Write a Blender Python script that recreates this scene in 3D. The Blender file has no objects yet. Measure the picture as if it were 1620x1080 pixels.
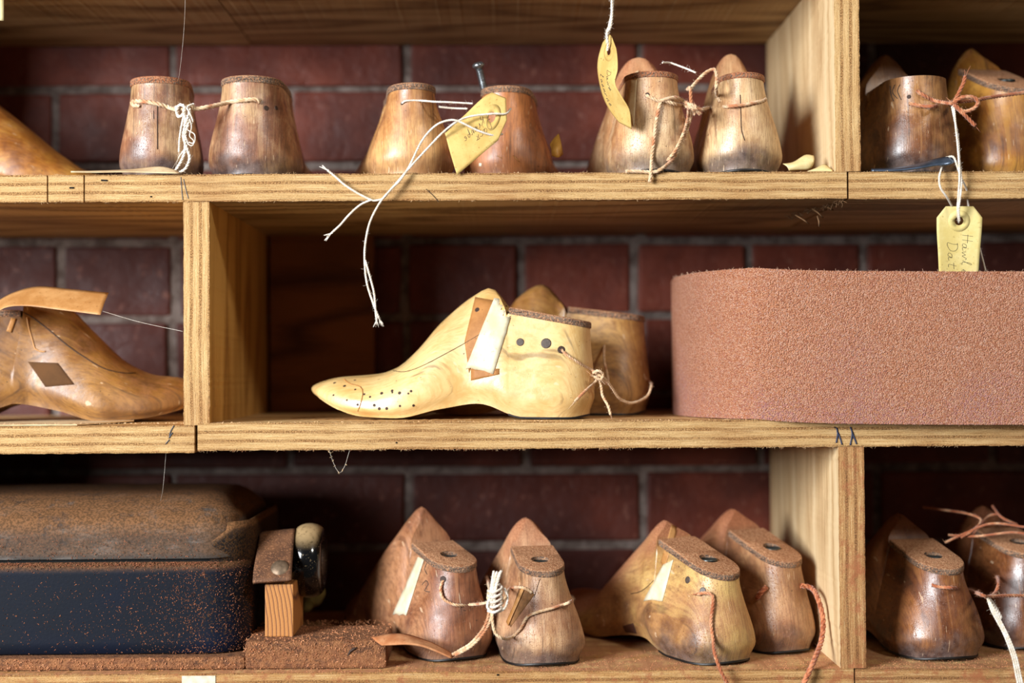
import bpy, bmesh, math, random
from mathutils import Vector, Matrix, noise as mnoise
from mathutils.bvhtree import BVHTree
from mathutils.geometry import delaunay_2d_cdt
random.seed(7)
sc = bpy.context.scene
C = sc.collection

# ------------------------------------------------------------------ camera
CAM = Vector((0.0, -1.069, 1.30)); FPX = 2250.0
Fw = Vector((21.0, 2250.0, 45.0)).normalized()
R0 = Fw.cross(Vector((0, 0, 1))).normalized(); U0 = R0.cross(Fw).normalized()
ROLL = math.radians(0.33)
Rt = (R0*math.cos(ROLL) - U0*math.sin(ROLL)).normalized(); Up = Rt.cross(Fw).normalized()
cd = bpy.data.cameras.new('camera'); cam = bpy.data.objects.new('camera', cd); C.objects.link(cam)
cam.matrix_world = Matrix(((Rt.x, Up.x, -Fw.x, CAM.x), (Rt.y, Up.y, -Fw.y, CAM.y), (Rt.z, Up.z, -Fw.z, CAM.z), (0, 0, 0, 1)))
cd.sensor_width = 36; cd.lens = FPX/1620*36; cd.clip_start = .02
cd.dof.use_dof = True; cd.dof.focus_distance = 1.085; cd.dof.aperture_fstop = 2.3
sc.camera = cam

# ------------------------------------------------------------------ world, light, exposure
sc.view_settings.view_transform = 'Standard'; sc.view_settings.look = 'None'
sc.view_settings.gamma = 1; sc.view_settings.use_curve_mapping = False
sc.view_settings.exposure = 0.14
w = bpy.data.worlds.new('world'); sc.world = w; w.use_nodes = True
w.node_tree.nodes['Background'].inputs[0].default_value = (1.0, .9, .8, 1)
w.node_tree.nodes['Background'].inputs[1].default_value = 0.072
def area(name, loc, target, sx, sy, power, color, spread=180):
    ld = bpy.data.lights.new(name, 'AREA'); ld.shape = 'RECTANGLE'; ld.size = sx; ld.size_y = sy
    ld.energy = power; ld.color = color; ld.spread = math.radians(spread)
    o = bpy.data.objects.new(name, ld); C.objects.link(o); o.location = loc
    o.rotation_euler = (Vector(target) - Vector(loc)).to_track_quat('-Z', 'Y').to_euler(); return o
area('window_light', (-1.6, -1.7, 1.80), (0, 0, 1.30), 0.80, 0.95, 120, (.94, .97, 1.0))
area('side_window_light', (1.0, -1.5, 2.55), (0, 0, 1.25), 0.26, 0.26, 13, (1.0, .95, .86))

# ------------------------------------------------------------------ pixel -> place
def ray(px, py): return Fw*FPX + Rt*(px-810) - Up*(py-540)
def P(px, py, Y):
    d = ray(px, py); return CAM + d*((Y-CAM.y)/d.y)
S0 = P(801, 540, 0).x - P(800, 540, 0).x
Z1, Z2, Z3 = P(700, 274, 0).z, P(700, 667, 0).z, P(1000, 1060, 0).z
WALL_Y = .279

# ------------------------------------------------------------------ node helpers
def lin(h, a=1.0):
    h = h.lstrip('#'); v = [int(h[i:i+2], 16)/255 for i in (0, 2, 4)]
    return tuple([x/12.92 if x <= .04045 else ((x+.055)/1.055)**2.4 for x in v] + [a])
class NT:
    def __init__(s, name):
        s.m = bpy.data.materials.new(name); s.m.use_nodes = True; s.t = s.m.node_tree
        s.b = s.t.nodes['Principled BSDF']; s.tc = s.t.nodes.new('ShaderNodeTexCoord'); s.obj = s.tc.outputs['Object']
    def n(s, typ, ins=None, **kw):
        nd = s.t.nodes.new(typ)
        for k, v in kw.items(): setattr(nd, k, v)
        for k, v in (ins or {}).items(): s.set(nd.inputs[k], v)
        return nd
    def set(s, sock, v):
        if isinstance(v, bpy.types.NodeSocket): s.t.links.new(v, sock)
        else: sock.default_value = v
    def math(s, op, a, b=0.0, clamp=False):
        nd = s.n('ShaderNodeMath', {0: a, 1: b}, operation=op); nd.use_clamp = clamp; return nd.outputs[0]
    def mr(s, v, a, b, c=0.0, d=1.0):
        return s.n('ShaderNodeMapRange', {0: v, 1: a, 2: b, 3: c, 4: d}, interpolation_type='SMOOTHSTEP').outputs[0]
    def mix(s, f, a, b, mode='MIX'):
        nd = s.n('ShaderNodeMix', data_type='RGBA', blend_type=mode)
        s.set(nd.inputs[0], f); s.set(nd.inputs[6], a); s.set(nd.inputs[7], b); return nd.outputs[2]
    def ramp(s, f, stops, interp='LINEAR'):
        nd = s.n('ShaderNodeValToRGB', {0: f}); cr = nd.color_ramp; cr.interpolation = interp
        while len(cr.elements) < len(stops): cr.elements.new(.5)
        for e, (p, c) in zip(cr.elements, stops): e.position = p; e.color = c if not isinstance(c, str) else lin(c)
        return nd.outputs[0]
    def map(s, scale=(1, 1, 1), vec=None, loc=(0, 0, 0)):
        return s.n('ShaderNodeMapping', {0: vec or s.obj, 1: loc, 3: scale}).outputs[0]
    def noise(s, scale, vec=None, detail=3, rough=.55, dist=0.0):
        return s.n('ShaderNodeTexNoise', {'Vector': vec or s.obj, 'Scale': scale, 'Detail': detail, 'Roughness': rough, 'Distortion': dist}).outputs[0]
    def vor(s, scale, vec=None, out=0, feature='F1'):
        return s.n('ShaderNodeTexVoronoi', {'Vector': vec or s.obj, 'Scale': scale}, feature=feature).outputs[out]
    def sep(s, vec=None): return s.n('ShaderNodeSeparateXYZ', {0: vec or s.obj}).outputs
    def bump(s, h, strength=.3, dist=.001, prev=None):
        nd = s.n('ShaderNodeBump', {'Strength': strength, 'Distance': dist, 'Height': h})
        if prev: s.t.links.new(prev, nd.inputs['Normal'])
        s.t.links.new(nd.outputs[0], s.b.inputs['Normal']); return nd.outputs[0]
    def done(s, color=None, rough=None, metal=0, spec=None, coat=None, sheen=None):
        if color is not None: s.set(s.b.inputs['Base Color'], color)
        if rough is not None: s.set(s.b.inputs['Roughness'], rough)
        s.b.inputs['Metallic'].default_value = metal
        if spec is not None: s.b.inputs['Specular IOR Level'].default_value = spec
        if coat: s.b.inputs['Coat Weight'].default_value = coat; s.b.inputs['Coat Roughness'].default_value = .25
        if sheen: s.b.inputs['Sheen Weight'].default_value = sheen; s.b.inputs['Sheen Roughness'].default_value = .5
        return s.m
    def upmask(s, lo=.35, hi=.75):
        g = s.n('ShaderNodeNewGeometry').outputs['Normal']; return s.mr(s.sep(g)[2], lo, hi)

def plain(name, col, rough=.6, metal=0, nscale=300, var=.25, bump=.1, col2=None):
    t = NT(name); f = t.mr(t.noise(nscale), .3, .7)
    c2 = lin(col2) if col2 else tuple([x*(1-var) for x in lin(col)[:3]]+[1])
    if bump: t.bump(t.noise(nscale*2), bump, .0006)
    return t.done(t.mix(f, lin(col), c2), rough, metal)

# ------------------------------------------------------------------ materials
def mat_ply(name, dusty=0.0, ca='e0b87e', cb='c4945a', cc='875c34', cd_='462c16'):
    t = NT(name); x, y, z = t.sep()
    wob = t.math('MULTIPLY', t.math('SUBTRACT', t.noise(14, t.map((1, 1, .2)), 2), .5), .0035)
    zz = t.math('ADD', z, wob)
    band = t.math('COSINE', t.math('MULTIPLY', zz, 2*math.pi/.0068))          # cross plies
    cross = t.mr(band, .25, .75)
    streak = t.noise(1, t.map((28, 60, 2400)), 5, .75)
    grit = t.noise(1, t.map((1000, 1000, 1100)), 4, .75)
    tiny = t.noise(1, t.map((700, 700, 2200)), 3, .7)
    base = t.ramp(t.math('ADD', t.math('MULTIPLY', streak, .7), t.math('MULTIPLY', tiny, .3)), [(.36, cc), (.44, cb), (.51, ca), (.62, 'f0d09c')])
    crossc = t.ramp(grit, [(.34, cd_), (.45, cc), (.54, cb), (.66, ca)])
    big = t.noise(22, t.map((1, 1, 3)), 3)
    cm = t.math('MULTIPLY', cross, t.mr(big, .33, .6, .55, 1.0))
    col = t.mix(cm, base, crossc)
    col = t.mix(t.mr(t.noise(9), .45, .75, 0, .45), col, lin('b07c44'), 'MULTIPLY')
    line = t.mr(t.math('ABSOLUTE', t.math('SUBTRACT', band, .1)), .0, .12, .55, 0)
    col = t.mix(t.math('MULTIPLY', line, t.mr(t.noise(1, t.map((90, 90, 200))), .4, .6)), col, lin('4a2f18'))
    spots = t.mr(t.noise(1, t.map((60, 60, 420)), 2, .6), .70, .76, 0, .75)
    col = t.mix(spots, col, lin('55361c'))
    if dusty:
        col = t.mix(t.mr(t.noise(60, None, 5, .75), .62-.25*dusty, .72-.1*dusty, 0, .85), col, lin('b06a44'))
    h = t.math('ADD', t.math('MULTIPLY', grit, .7), streak)
    t.bump(h, .9, .0012)
    return t.done(col, .75, spec=.3)
def mat_veneer(name, ca='d8b27a', cb='b88a50', cc='8a5f34', dust=0.0, dustcol='b56c45', scale=1.0, contrast=1.0, rough=.6):
    t = NT(name)
    dn = t.n('ShaderNodeTexNoise', {'Vector': t.map((1.6, 9, 9)), 'Scale': 1.0, 'Detail': 2.0})
    ringsrc = t.math('MULTIPLY', dn.outputs[0], 9*scale)
    ring = t.math('FRACT', ringsrc)
    ring = t.math('ABSOLUTE', t.math('SUBTRACT', ring, .5))
    fine = t.noise(1, t.map((25, 900, 900)), 4, .7)
    mixv = t.math('ADD', t.math('MULTIPLY', ring, .9*contrast), t.math('MULTIPLY', fine, .75))
    col = t.ramp(mixv, [(.30, cc), (.48, cb), (.72, ca)])
    col = t.mix(t.mr(t.noise(12, t.map((.4, 1, 1)), 4), .5, .7, 0, .4), col, lin(cc))
    if dust:
        dm = t.mr(t.noise(55, None, 6, .75), .66-.36*dust, .72-.18*dust)
        dm = t.math('MULTIPLY', dm, t.upmask(.3, .7))
        dc = t.mix(t.noise(700, None, 2), lin(dustcol), lin('a06c44'))
        col = t.mix(dm, col, dc)
    t.bump(t.math('ADD', fine, t.math('MULTIPLY', t.noise(800), .5*dust+.1)), .35, .0008)
    return t.done(col, rough, spec=.35)
PLY = mat_ply('plywood_edge'); PLYD = mat_ply('dusty_plywood_edge', .45, 'd6a66a', 'b8844c', '855a34', '4c3018')
PLYR = mat_ply('reddish_plywood_edge', .55, 'cc9a62', 'a87746', '7c5230', '4c3220')
VEN = mat_veneer('veneer', dust=.35); VEND = mat_veneer('dusty_veneer', dust=.85, dustcol='c8926c')
VENU = mat_veneer('under_veneer', 'c8a878', 'a48458', '6c5034')
VENP = mat_veneer('pale_veneer', 'e8cfa4', 'd9ba8c', 'b89468', rough=.55, contrast=.6)
VENG = mat_veneer('golden_veneer', 'd8a458', 'be8840', '946430')
VENB = mat_veneer('brown_panel', '8c5428', '6a3c1c', '44240f', contrast=1.4)
def mat_brick():
    t = NT('brick'); col = t.mix(t.mr(t.noise(16, None, 5, .65), .35, .65), lin('5e2c21'), lin('783c2d'))
    col = t.mix(t.mr(t.noise(4.5), .40, .62, 0, .8), col, lin('3c1e1a'))
    col = t.mix(t.mr(t.noise(130, None, 4), .58, .72, 0, .5), col, lin('86584a'))
    n1 = t.bump(t.noise(150, None, 5, .65), .6, .002)
    t.bump(t.noise(30, None, 3), .5, .005, n1)
    return t.done(col, t.mr(t.noise(30), .3, .7, .4, .62), spec=.22)
def mat_mortar():
    t = NT('mortar'); col = t.mix(t.mr(t.noise(60, None, 5, .7), .35, .65), lin('90827a'), lin('5c4c44'))
    t.bump(t.noise(300, None, 5, .7), .9, .003); return t.done(col, .9)
BRICK, MORTAR = mat_brick(), mat_mortar()
DUSTC = 'b4663f'
def mat_last(name, pale, mid, dark, grime=.8, dust=.6, patch=.5, rough=.40, dustcol='bd7a50', seed=0.0):
    t = NT(name); v = t.map((1, 1, 1), loc=(seed, seed*.7, seed*1.3)); x, y, z = t.sep()
    big = t.noise(19, v, 5, .62, .15)
    col = t.ramp(big, [(.30, dark), (.43, mid), (.57, pale), (.8, pale)])
    col = t.mix(t.mr(t.noise(26, t.map((1, 1, .6), v), 5, .65), .50, .66, 0, .55), col, lin('a8863e'), 'MULTIPLY') if patch > .25 else col
    col = t.mix(t.mr(t.noise(33, t.map((1, 1.3, .8), t.map((1, 1, 1), v, (3, 1, 2))), 5, .65), .64-.2*patch, .72, 0, .75), col, lin(dark))
    g1 = t.noise(1, t.map((120, 1300, 90), v), 4, .65)
    col = t.mix(t.mr(g1, .40, .66, 0, .5), col, lin(dark))
    g2 = t.noise(1, t.map((16, 330, 9), v), 3, .6)
    col = t.mix(t.mr(g2, .61, .70, 0, .5), col, lin('38261a'))
    g3 = t.noise(1, t.map((14, 240, 10), t.map((1, 1, 1), v, (5, 2, 7))), 3, .6)
    col = t.mix(t.mr(g3, .56, .68, 0, .45), col, lin(pale))
    # scuffed dark heel seat
    zz = t.math('ADD', z, t.math('MULTIPLY', t.math('SUBTRACT', t.noise(38, v, 4), .5), .045))
    gz = t.mr(zz, .004, .026, 1, 0)
    gx = t.mr(x, .05, .11, 1, .15)
    gm = t.math('MULTIPLY', t.math('MULTIPLY', gz, gx), grime)
    col = t.mix(gm, col, t.mix(t.mr(t.noise(150, v, 4), .35, .65), lin('26262c'), lin('5c5250')))
    nick = t.mr(t.noise(1, t.map((300, 260, 500), v), 2, .5), .72, .76, 0, .8)
    col = t.mix(nick, col, lin('38200f'))
    scr = t.mr(t.noise(1, t.map((90, 700, 90), t.map((1, 1, 1), v, (9, 4, 1))), 2, .4), .70, .74, 0, .5)
    col = t.mix(scr, col, lin('e0c4a0'))
    sp = t.mr(t.noise(1000, v, 3, .6), .64-.12*dust, .70, 0, .75*dust)
    um = t.math('MULTIPLY', t.upmask(.15, .7), t.mr(t.noise(140, v, 5, .7), .5-.45*dust, .62-.3*dust))
    um = t.math('MULTIPLY', um, min(1, dust*1.6))
    dm = t.math('MAXIMUM', um, sp)
    dc = t.mix(t.mr(t.noise(1100, v, 2), .35, .65), lin(dustcol), lin('94532f'))
    col = t.mix(dm, col, dc)
    r = t.math('ADD', t.math('MULTIPLY', dm, .45), t.mr(t.noise(60, v, 4), .3, .7, rough-.07, rough+.16))
    h = t.math('ADD', t.math('MULTIPLY', t.noise(1400, v, 2), t.math('ADD', t.math('MULTIPLY', dm, 1.6), .08)), t.math('MULTIPLY', g1, .2))
    h = t.math('ADD', h, t.math('MULTIPLY', t.noise(120, v, 4), .5))
    t.bump(h, .65, .0008)
    return t.done(col, r, spec=.75)
L_BROWN = dict(pale='c09a70', mid='946244', dark='5a3320')
L_TAN = dict(pale='e0bc8e', mid='c69464', dark='906042')
L_PALE = dict(pale='e6c88e', mid='d6ac68', dark='b07c42')
L_AMBER = dict(pale='c08a3c', mid='a06424', dark='643614')
L_DARK = dict(pale='8c5a34', mid='6c3c20', dark='3c1e10')
def mat_topplate(da='cc9c74', db='98603e', th=.48):
    t = NT('leather_lift'); x, y, z = t.sep()
    col = t.mix(t.mr(t.noise(1, t.map((60, 60, 900)), 3), .35, .65), lin('86705e'), lin('4c3c34'))
    um = t.math('MULTIPLY', t.upmask(.1, .6), t.mr(t.noise(220, None, 4, .7), .18, .36)); sp = t.mr(t.noise(800, None, 3), th, th+.14, 0, .85)
    dm = t.math('MAXIMUM', um, sp)
    col = t.mix(dm, col, t.mix(t.mr(t.noise(700, None, 3, .7), .35, .65), lin(da), lin(db)))
    t.bump(t.math('ADD', t.noise(1100, None, 3), t.math('MULTIPLY', t.noise(300, None, 3), 1.2)), 1.0, .0012)
    return t.done(col, .85, spec=.3)
TOPP = mat_topplate(); TOPPO = mat_topplate('c88860', 'a05c38', .40)
BLACKPL = plain('heel_plate_metal', '1c1816', .45, .3)
STEEL = plain('screw_steel', '9aa0a4', .3, .9, 900, .35)
BRASS = plain('thimble_metal', '565a58', .4, .8)
PEG = plain('peg_mark', '57493f', .5, 0, 500, .4)
INKDARK = plain('dark_stain', '3a2416', .7)
def mat_fibre(name, a, b, dust=None, ds=200, lo=.45, hi=.6):
    t = NT(name); col = t.mix(t.mr(t.noise(250), .3, .7), lin(a), lin(b))
    if dust: col = t.mix(t.mr(t.noise(ds, None, 4), lo, hi), col, lin(dust))
    t.bump(t.noise(2500), .4, .0003)
    return t.done(col, .85, spec=.2, sheen=.3)
TW_WHITE = mat_fibre('white_cotton', 'efe6da', 'd8c8b2')
TW_NAT = mat_fibre('natural_cord', 'e4c8a4', 'c49c72', 'b87850', 60, .5, .62)
TW_RUST = mat_fibre('dusty_cord', 'd8a880', 'b87048', 'a65f3c', 90, .38, .55)
TW_DUSTY = mat_fibre('heavily_dusted_cord', 'b4643e', '8e4a2c', 'c88058', 300)
def mat_paper(name, a, b, c, rough=.75):
    t = NT(name); col = t.mix(t.mr(t.noise(45, None, 5, .65), .35, .65), lin(a), lin(b))
    col = t.mix(t.mr(t.noise(450, None, 3, .6), .62, .72, 0, .7), col, lin(c))
    t.bump(t.noise(500, None, 4), .25, .0004); return t.done(col, rough, spec=.3)
MANILA = mat_paper('manila_card', 'd0b26c', 'c09c56', '86622f')
MANILAP = mat_paper('pale_manila_card', 'd9c98c', 'cdb872', 'a08a50')
PAPER = mat_paper('cream_paper', 'dcc49c', 'c8a67c', 'a07850')
SCRAP = mat_paper('pale_yellow_paper', 'ecdca8', 'd8c288', 'b89860')
TAPE = mat_paper('masking_tape', 'dcd2b8', 'c6ba98', 'a8946c', .5)
TAPEB = mat_paper('brown_tape_stain', 'b07a44', '9a6636', '70441f', .6)
TAPEO = mat_paper('aged_masking_tape', 'c08e58', 'a8743f', '7c5028', .5)
DRYB = mat_paper('dried_brown_tape', 'b08030', '8a5a20', '5c3812', .5)
INK = plain('pencil_ink', '3a3430', .7, bump=0)
def mat_sand():
    t = NT('abrasive_grit'); x, y, z = t.sep()
    g = t.vor(1200); gc = t.n('ShaderNodeTexVoronoi', {'Vector': t.obj, 'Scale': 1200.0}).outputs['Color']; cr = t.sep(gc)[0]
    n = t.noise(1500, None, 3, .7)
    col = t.ramp(t.math('ADD', t.math('MULTIPLY', cr, .6), t.math('MULTIPLY', n, .4)), [(.15, '8c482c'), (.36, 'c07650'), (.56, 'd69470'), (.85, 'ecbea4')])
    col = t.mix(t.mr(g, .34, .62, 0, .6), col, lin('a86a40'))
    lil = t.mr(t.math('ADD', t.math('MULTIPLY', z, -6), t.noise(14, None, 5)), .2, .6, .1, .5)
    col = t.mix(t.math('MULTIPLY', lil, t.mr(t.sep(gc)[1], .35, .6)), col, t.mix(cr, lin('c890a0'), lin('8c6468')))
    col = t.mix(t.mr(t.sep(gc)[2], .93, .96, 0, .5), col, lin('e0b8a8'))
    worn = t.mr(t.math('ADD', x, t.math('MULTIPLY', t.noise(1, t.map((25, 25, 260)), 4), .06)), .165, .23)  # darker, with horizontal streaks, toward the belt's right end
    col = t.mix(t.math('MULTIPLY', worn, t.mr(t.noise(1, t.map((35, 35, 700)), 3), .4, .6, .2, .8)), col, lin('8e5230'))
    h = t.math('ADD', t.math('SUBTRACT', 1.0, g), t.math('ADD', t.math('MULTIPLY', n, .4), t.math('MULTIPLY', cr, .5)))
    t.bump(h, 1.0, .0013)
    return t.done(col, t.mr(cr, .2, .9, .6, .3), spec=.7)
SAND = mat_sand()
CLOTHB = plain('belt_cloth', 'd2a88c', .9, 0, 800)
def mat_case(name, base, base2, dustamt, topdust, worn=None):
    t = NT(name); x, y, z = t.sep(); col = t.mix(t.mr(t.noise(9, None, 3), .35, .65), lin(base), lin(base2))
    if worn:
        wv = t.mr(t.noise(1, t.map((26, 26, 90)), 5, .7), .5, .68, 0, .85)
        col = t.mix(wv, col, lin(worn))
    edge = t.mr(x, .145, .205, 0, 1)
    sp = t.mr(t.math('ADD', t.noise(600, None, 4, .7), t.math('MULTIPLY', edge, .10)), .66-.1*dustamt, .70, 0, .9)
    um = t.math('MULTIPLY', t.upmask(.05, .5), topdust)
    dm = t.math('MAXIMUM', sp, t.math('MULTIPLY', um, t.mr(t.noise(90, None, 5, .7), .2, .5)))
    col = t.mix(dm, col, t.mix(t.mr(t.noise(600, None, 3), .4, .6), lin('805838'), lin('5c4026')))
    t.bump(t.math('ADD', t.math('MULTIPLY', t.noise(400, None, 4), .25), t.math('MULTIPLY', dm, 1.3)), .5, .001)
    return t.done(col, t.math('ADD', t.math('MULTIPLY', dm, .3), .6), spec=.12)
CASEB = mat_case('dark_blue_case', '0c1428', '11151e', .0, .7)
CASEL = mat_case('grey_lid', '2e2c2c', '3c3834', .4, .85, '66625e')
CASED = mat_case('rust_side', '3c2414', '24201e', 1.2, .9)
def mat_dustboard():
    t = NT('dusty_base_wood'); col = t.mix(t.mr(t.noise(1, t.map((20, 200, 260)), 4, .7), .35, .65), lin('7c4c2c'), lin('4c2e1a'))
    dm = t.mr(t.noise(170, None, 5, .75), .40, .58); col = t.mix(dm, col, t.mix(t.noise(900), lin('9c683e'), lin('7a4c2c')))
    t.bump(t.math('ADD', t.noise(900, None, 3), t.noise(200)), .9, .0015); return t.done(col, .85)
DUSTWOOD = mat_dustboard()
DUST = plain('leather_dust_fibre', 'c68c64', .95, 0, 400, .4, 0, 'a8663e'); DUSTP = plain('pale_wood_splinter', 'dcb688', .9, 0, 400, .3, 0)
def mat_post():
    t = NT('end_grain_pine'); x, y, z = t.sep(); d = t.math('SQRT', t.math('ADD', t.math('POWER', t.math('SUBTRACT', x, -.04), 2), t.math('POWER', t.math('ADD', z, -.022), 2)))
    f = t.math('FRACT', t.math('MULTIPLY', t.math('ADD', d, t.math('MULTIPLY', t.noise(60), .002)), 320))
    col = t.ramp(f, [(0, 'b87c3e'), (.6, 'a86c32'), (.82, '5c3216'), (1, 'b07438')]); t.bump(t.noise(700), .3, .0005); return t.done(col, .6)
POST = mat_post()
def mat_leather():
    t = NT('brown_leather'); col = t.mix(t.mr(t.noise(90, None, 4), .3, .7), lin('4e301c'), lin('6a4428'))
    col = t.mix(t.mr(t.noise(700, None, 3), .52, .68, 0, .7), col, lin('9a6844')); t.bump(t.noise(900, None, 4), .6, .0008); return t.done(col, .75)
LEATHER = mat_leather()
def mat_wheel():
    t = NT('black_enamel'); um = t.math('MULTIPLY', t.upmask(.35, .85), t.mr(t.noise(260, None, 5, .7), .2, .5)); sp = t.mr(t.noise(900, None, 2), .66, .7, 0, .6)
    dm = t.math('MAXIMUM', um, sp); col = t.mix(dm, lin('0a0a0c'), lin('a0855c')); return t.done(col, t.math('ADD', t.math('MULTIPLY', dm, .6), .12), spec=.6)
WHEEL = mat_wheel()
YELLOW = plain('yellow_cloth', '6c581c', .8, 0, 60, .5); WHITEP = plain('white_paint_label', 'dcd2b8', .7, 0, 200, .3)
GREYM = plain('grey_metal', '7888a0', .3, .85, 120, .4)

# ------------------------------------------------------------------ object helpers
def tag(o, label=None, cat=None, group=None, kind=None):
    if label: o['label'] = label
    if cat: o['category'] = cat
    if group: o['group'] = group
    if kind: o['kind'] = kind
    return o
def thing(name, loc=(0, 0, 0), rz=0, label=None, cat=None, group=None):
    o = bpy.data.objects.new(name, None); C.objects.link(o); o.location = loc; o.rotation_euler = (0, 0, rz); o.empty_display_size = .02
    return tag(o, label, cat, group)
def obj(name, me, mats, parent=None):
    if isinstance(me, bmesh.types.BMesh):
        m = bpy.data.meshes.new(name); me.to_mesh(m); me.free(); me = m
    o = bpy.data.objects.new(name, me); C.objects.link(o)
    for m in (mats if isinstance(mats, (list, tuple)) else [mats]): me.materials.append(m)
    if parent: o.parent = parent
    return o
def local(o_parent, pts):
    """world points -> parent's local frame"""
    M = (Matrix.Translation(o_parent.location) @ o_parent.rotation_euler.to_matrix().to_4x4()).inverted()
    return [M @ p for p in pts]
def smooth(me, ang=40):
    for p in me.polygons: p.use_smooth = True
    me.set_sharp_from_angle(angle=math.radians(ang))
def box(bm, x0, x1, y0, y1, z0, z1, mi=0, bev=0):
    r = bmesh.ops.create_cube(bm, size=1); vs = r['verts']
    for v in vs: v.co = Vector(((x0+x1)/2 + v.co.x*(x1-x0), (y0+y1)/2 + v.co.y*(y1-y0), (z0+z1)/2 + v.co.z*(z1-z0)))
    fs = {f for v in vs for f in v.link_faces}
    if bev:
        es = list({e for v in vs for e in v.link_edges})
        rr = bmesh.ops.bevel(bm, geom=es, offset=bev, segments=2, affect='EDGES', profile=.6); fs |= set(rr['faces'])
        fs = {f for f in fs if f.is_valid}
    for f in fs: f.material_index = mi
    return vs
def catmull(pts, ds=.0012):
    pts = [Vector(p) for p in pts]
    if len(pts) < 3:
        n = max(2, int((pts[-1]-pts[0]).length/ds)); return [pts[0].lerp(pts[-1], i/n) for i in range(n+1)]
    out = []; q = [pts[0]*2-pts[1]] + pts + [pts[-1]*2-pts[-2]]
    for i in range(1, len(q)-2):
        p0, p1, p2, p3 = q[i-1:i+3]; n = max(2, int((p2-p1).length/ds))
        for k in range(n):
            t = k/n; out.append(.5*((2*p1)+(p2-p0)*t+(2*p0-5*p1+4*p2-p3)*t*t+(3*p1-p0-3*p2+p3)*t**3))
    out.append(pts[-1]); return out
def frames(path):
    T = [(path[min(i+1, len(path)-1)]-path[max(i-1, 0)]).normalized() for i in range(len(path))]
    n = T[0].orthogonal().normalized(); out = []
    for t in T:
        n = (n - t*n.dot(t)); n = n.normalized() if n.length > 1e-6 else t.orthogonal().normalized()
        out.append((t, n, t.cross(n)))
    return out
def tube(bm, path, r, sides=6, mi=0, taper=None):
    if len(path) < 2: return
    fr = frames(path); rings = []
    for i, (p, (t, n, b)) in enumerate(zip(path, fr)):
        rr = r*(taper(i/(len(path)-1)) if taper else 1)
        rings.append([bm.verts.new(p+(n*math.cos(a)+b*math.sin(a))*rr) for a in [2*math.pi*k/sides for k in range(sides)]])
    for a, b in zip(rings, rings[1:]):
        for k in range(sides):
            f = bm.faces.new((a[k], a[(k+1) % sides], b[(k+1) % sides], b[k])); f.smooth = True; f.material_index = mi
    for rg in (rings[0], rings[-1]):
        try: bm.faces.new(rg)
        except Exception: pass
def twine(bm, pts, r=.0011, ply=3, pitch=None, fuzz=1.0, fray0=0, fray1=0, ds=.0010):
    path = catmull(pts, ds); pitch = pitch or r*6.5; fr = frames(path); s = 0; S = [0]
    for a, b in zip(path, path[1:]): s += (b-a).length; S.append(s)
    for k in range(ply):
        sp = [p+(n*math.cos(2*math.pi*(q/pitch+k/ply))+b*math.sin(2*math.pi*(q/pitch+k/ply)))*r*.5 for p, (t, n, b), q in zip(path, fr, S)]
        tube(bm, sp, r*.56, 5)
    for _ in range(int(fuzz*s*900)):
        i = random.randrange(len(path)); t, n, b = fr[i]; a = random.uniform(0, 6.28); d = n*math.cos(a)+b*math.sin(a)
        L = random.uniform(.0008, .003); p = path[i]+d*r*.8; q = p+(d*.7+t*random.uniform(-1.2, 1.2)).normalized()*L
        tube(bm, [p, (p+q)/2+t*random.uniform(-.0004, .0004), q], .00005, 3)
    for end, cnt in ((0, fray0), (-1, fray1)):
        for _ in range(cnt):
            p = path[end]; t = fr[end][0]*(-1 if end == 0 else 1); v = Vector([random.uniform(-1, 1) for _ in range(3)])
            L = random.uniform(.004, .0085)
            tube(bm, [p-t*.001+v*r*.3, p+t*L*.5+v*r*.8, p+t*L+v*r*1.6], r*.2, 4, taper=lambda q: 1-.6*q)
def strand_obj(name, paths, mat, parent=None, **kw):
    bm = bmesh.new()
    for p in paths:
        k2 = dict(kw)
        if isinstance(p, tuple): p, extra = p; k2.update(extra)
        twine(bm, p, **k2)
    return obj(name, bm, mat, parent)

# ------------------------------------------------------------------ the wall
def wall():
    bm = bmesh.new(); sB = P(801, 300, WALL_Y).x-P(800, 300, WALL_Y).x
    box(bm, -.75, .85, WALL_Y+.0025, WALL_Y+.06, .80, 1.85, 1)
    for n in range(-4, 9):
        ya, yb = 140+120.6*(n-1), 140+120.6*n
        zt, zb = P(800, ya, WALL_Y).z, P(800, yb, WALL_Y).z
        header = n % 4 == 3
        per, off = (181.5, 98) if header else (370, 275 if n % 2 == 0 else 90)
        g = 6.5
        k = -3
        while True:
            a = off+per*(k-3)+g; b = off+per*(k-2)-g; k += 1
            if a > 1990: break
            if b < -380: continue
            xa, xb = (a-789)*sB, (b-789)*sB; j = lambda m: random.uniform(-m, m)
            vs = box(bm, xa+j(.001), xb+j(.001), WALL_Y-.001+j(.0015), WALL_Y+.03, zb+g*sB*.9+j(.001), zt-g*sB*.9+j(.001), 0, .003)
    for v in bm.verts:
        if v.co.y < WALL_Y+.002: q = mnoise.noise_vector(v.co*40)*.0022; v.co += Vector((q.x, 0, q.z))
    bmesh.ops.recalc_face_normals(bm, faces=bm.faces)
    o = obj('wall_back', bm, [BRICK, MORTAR]); o['kind'] = 'structure'; o['label'] = 'dark red brick wall with grey mortar behind the shelves'
wall()

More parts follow.
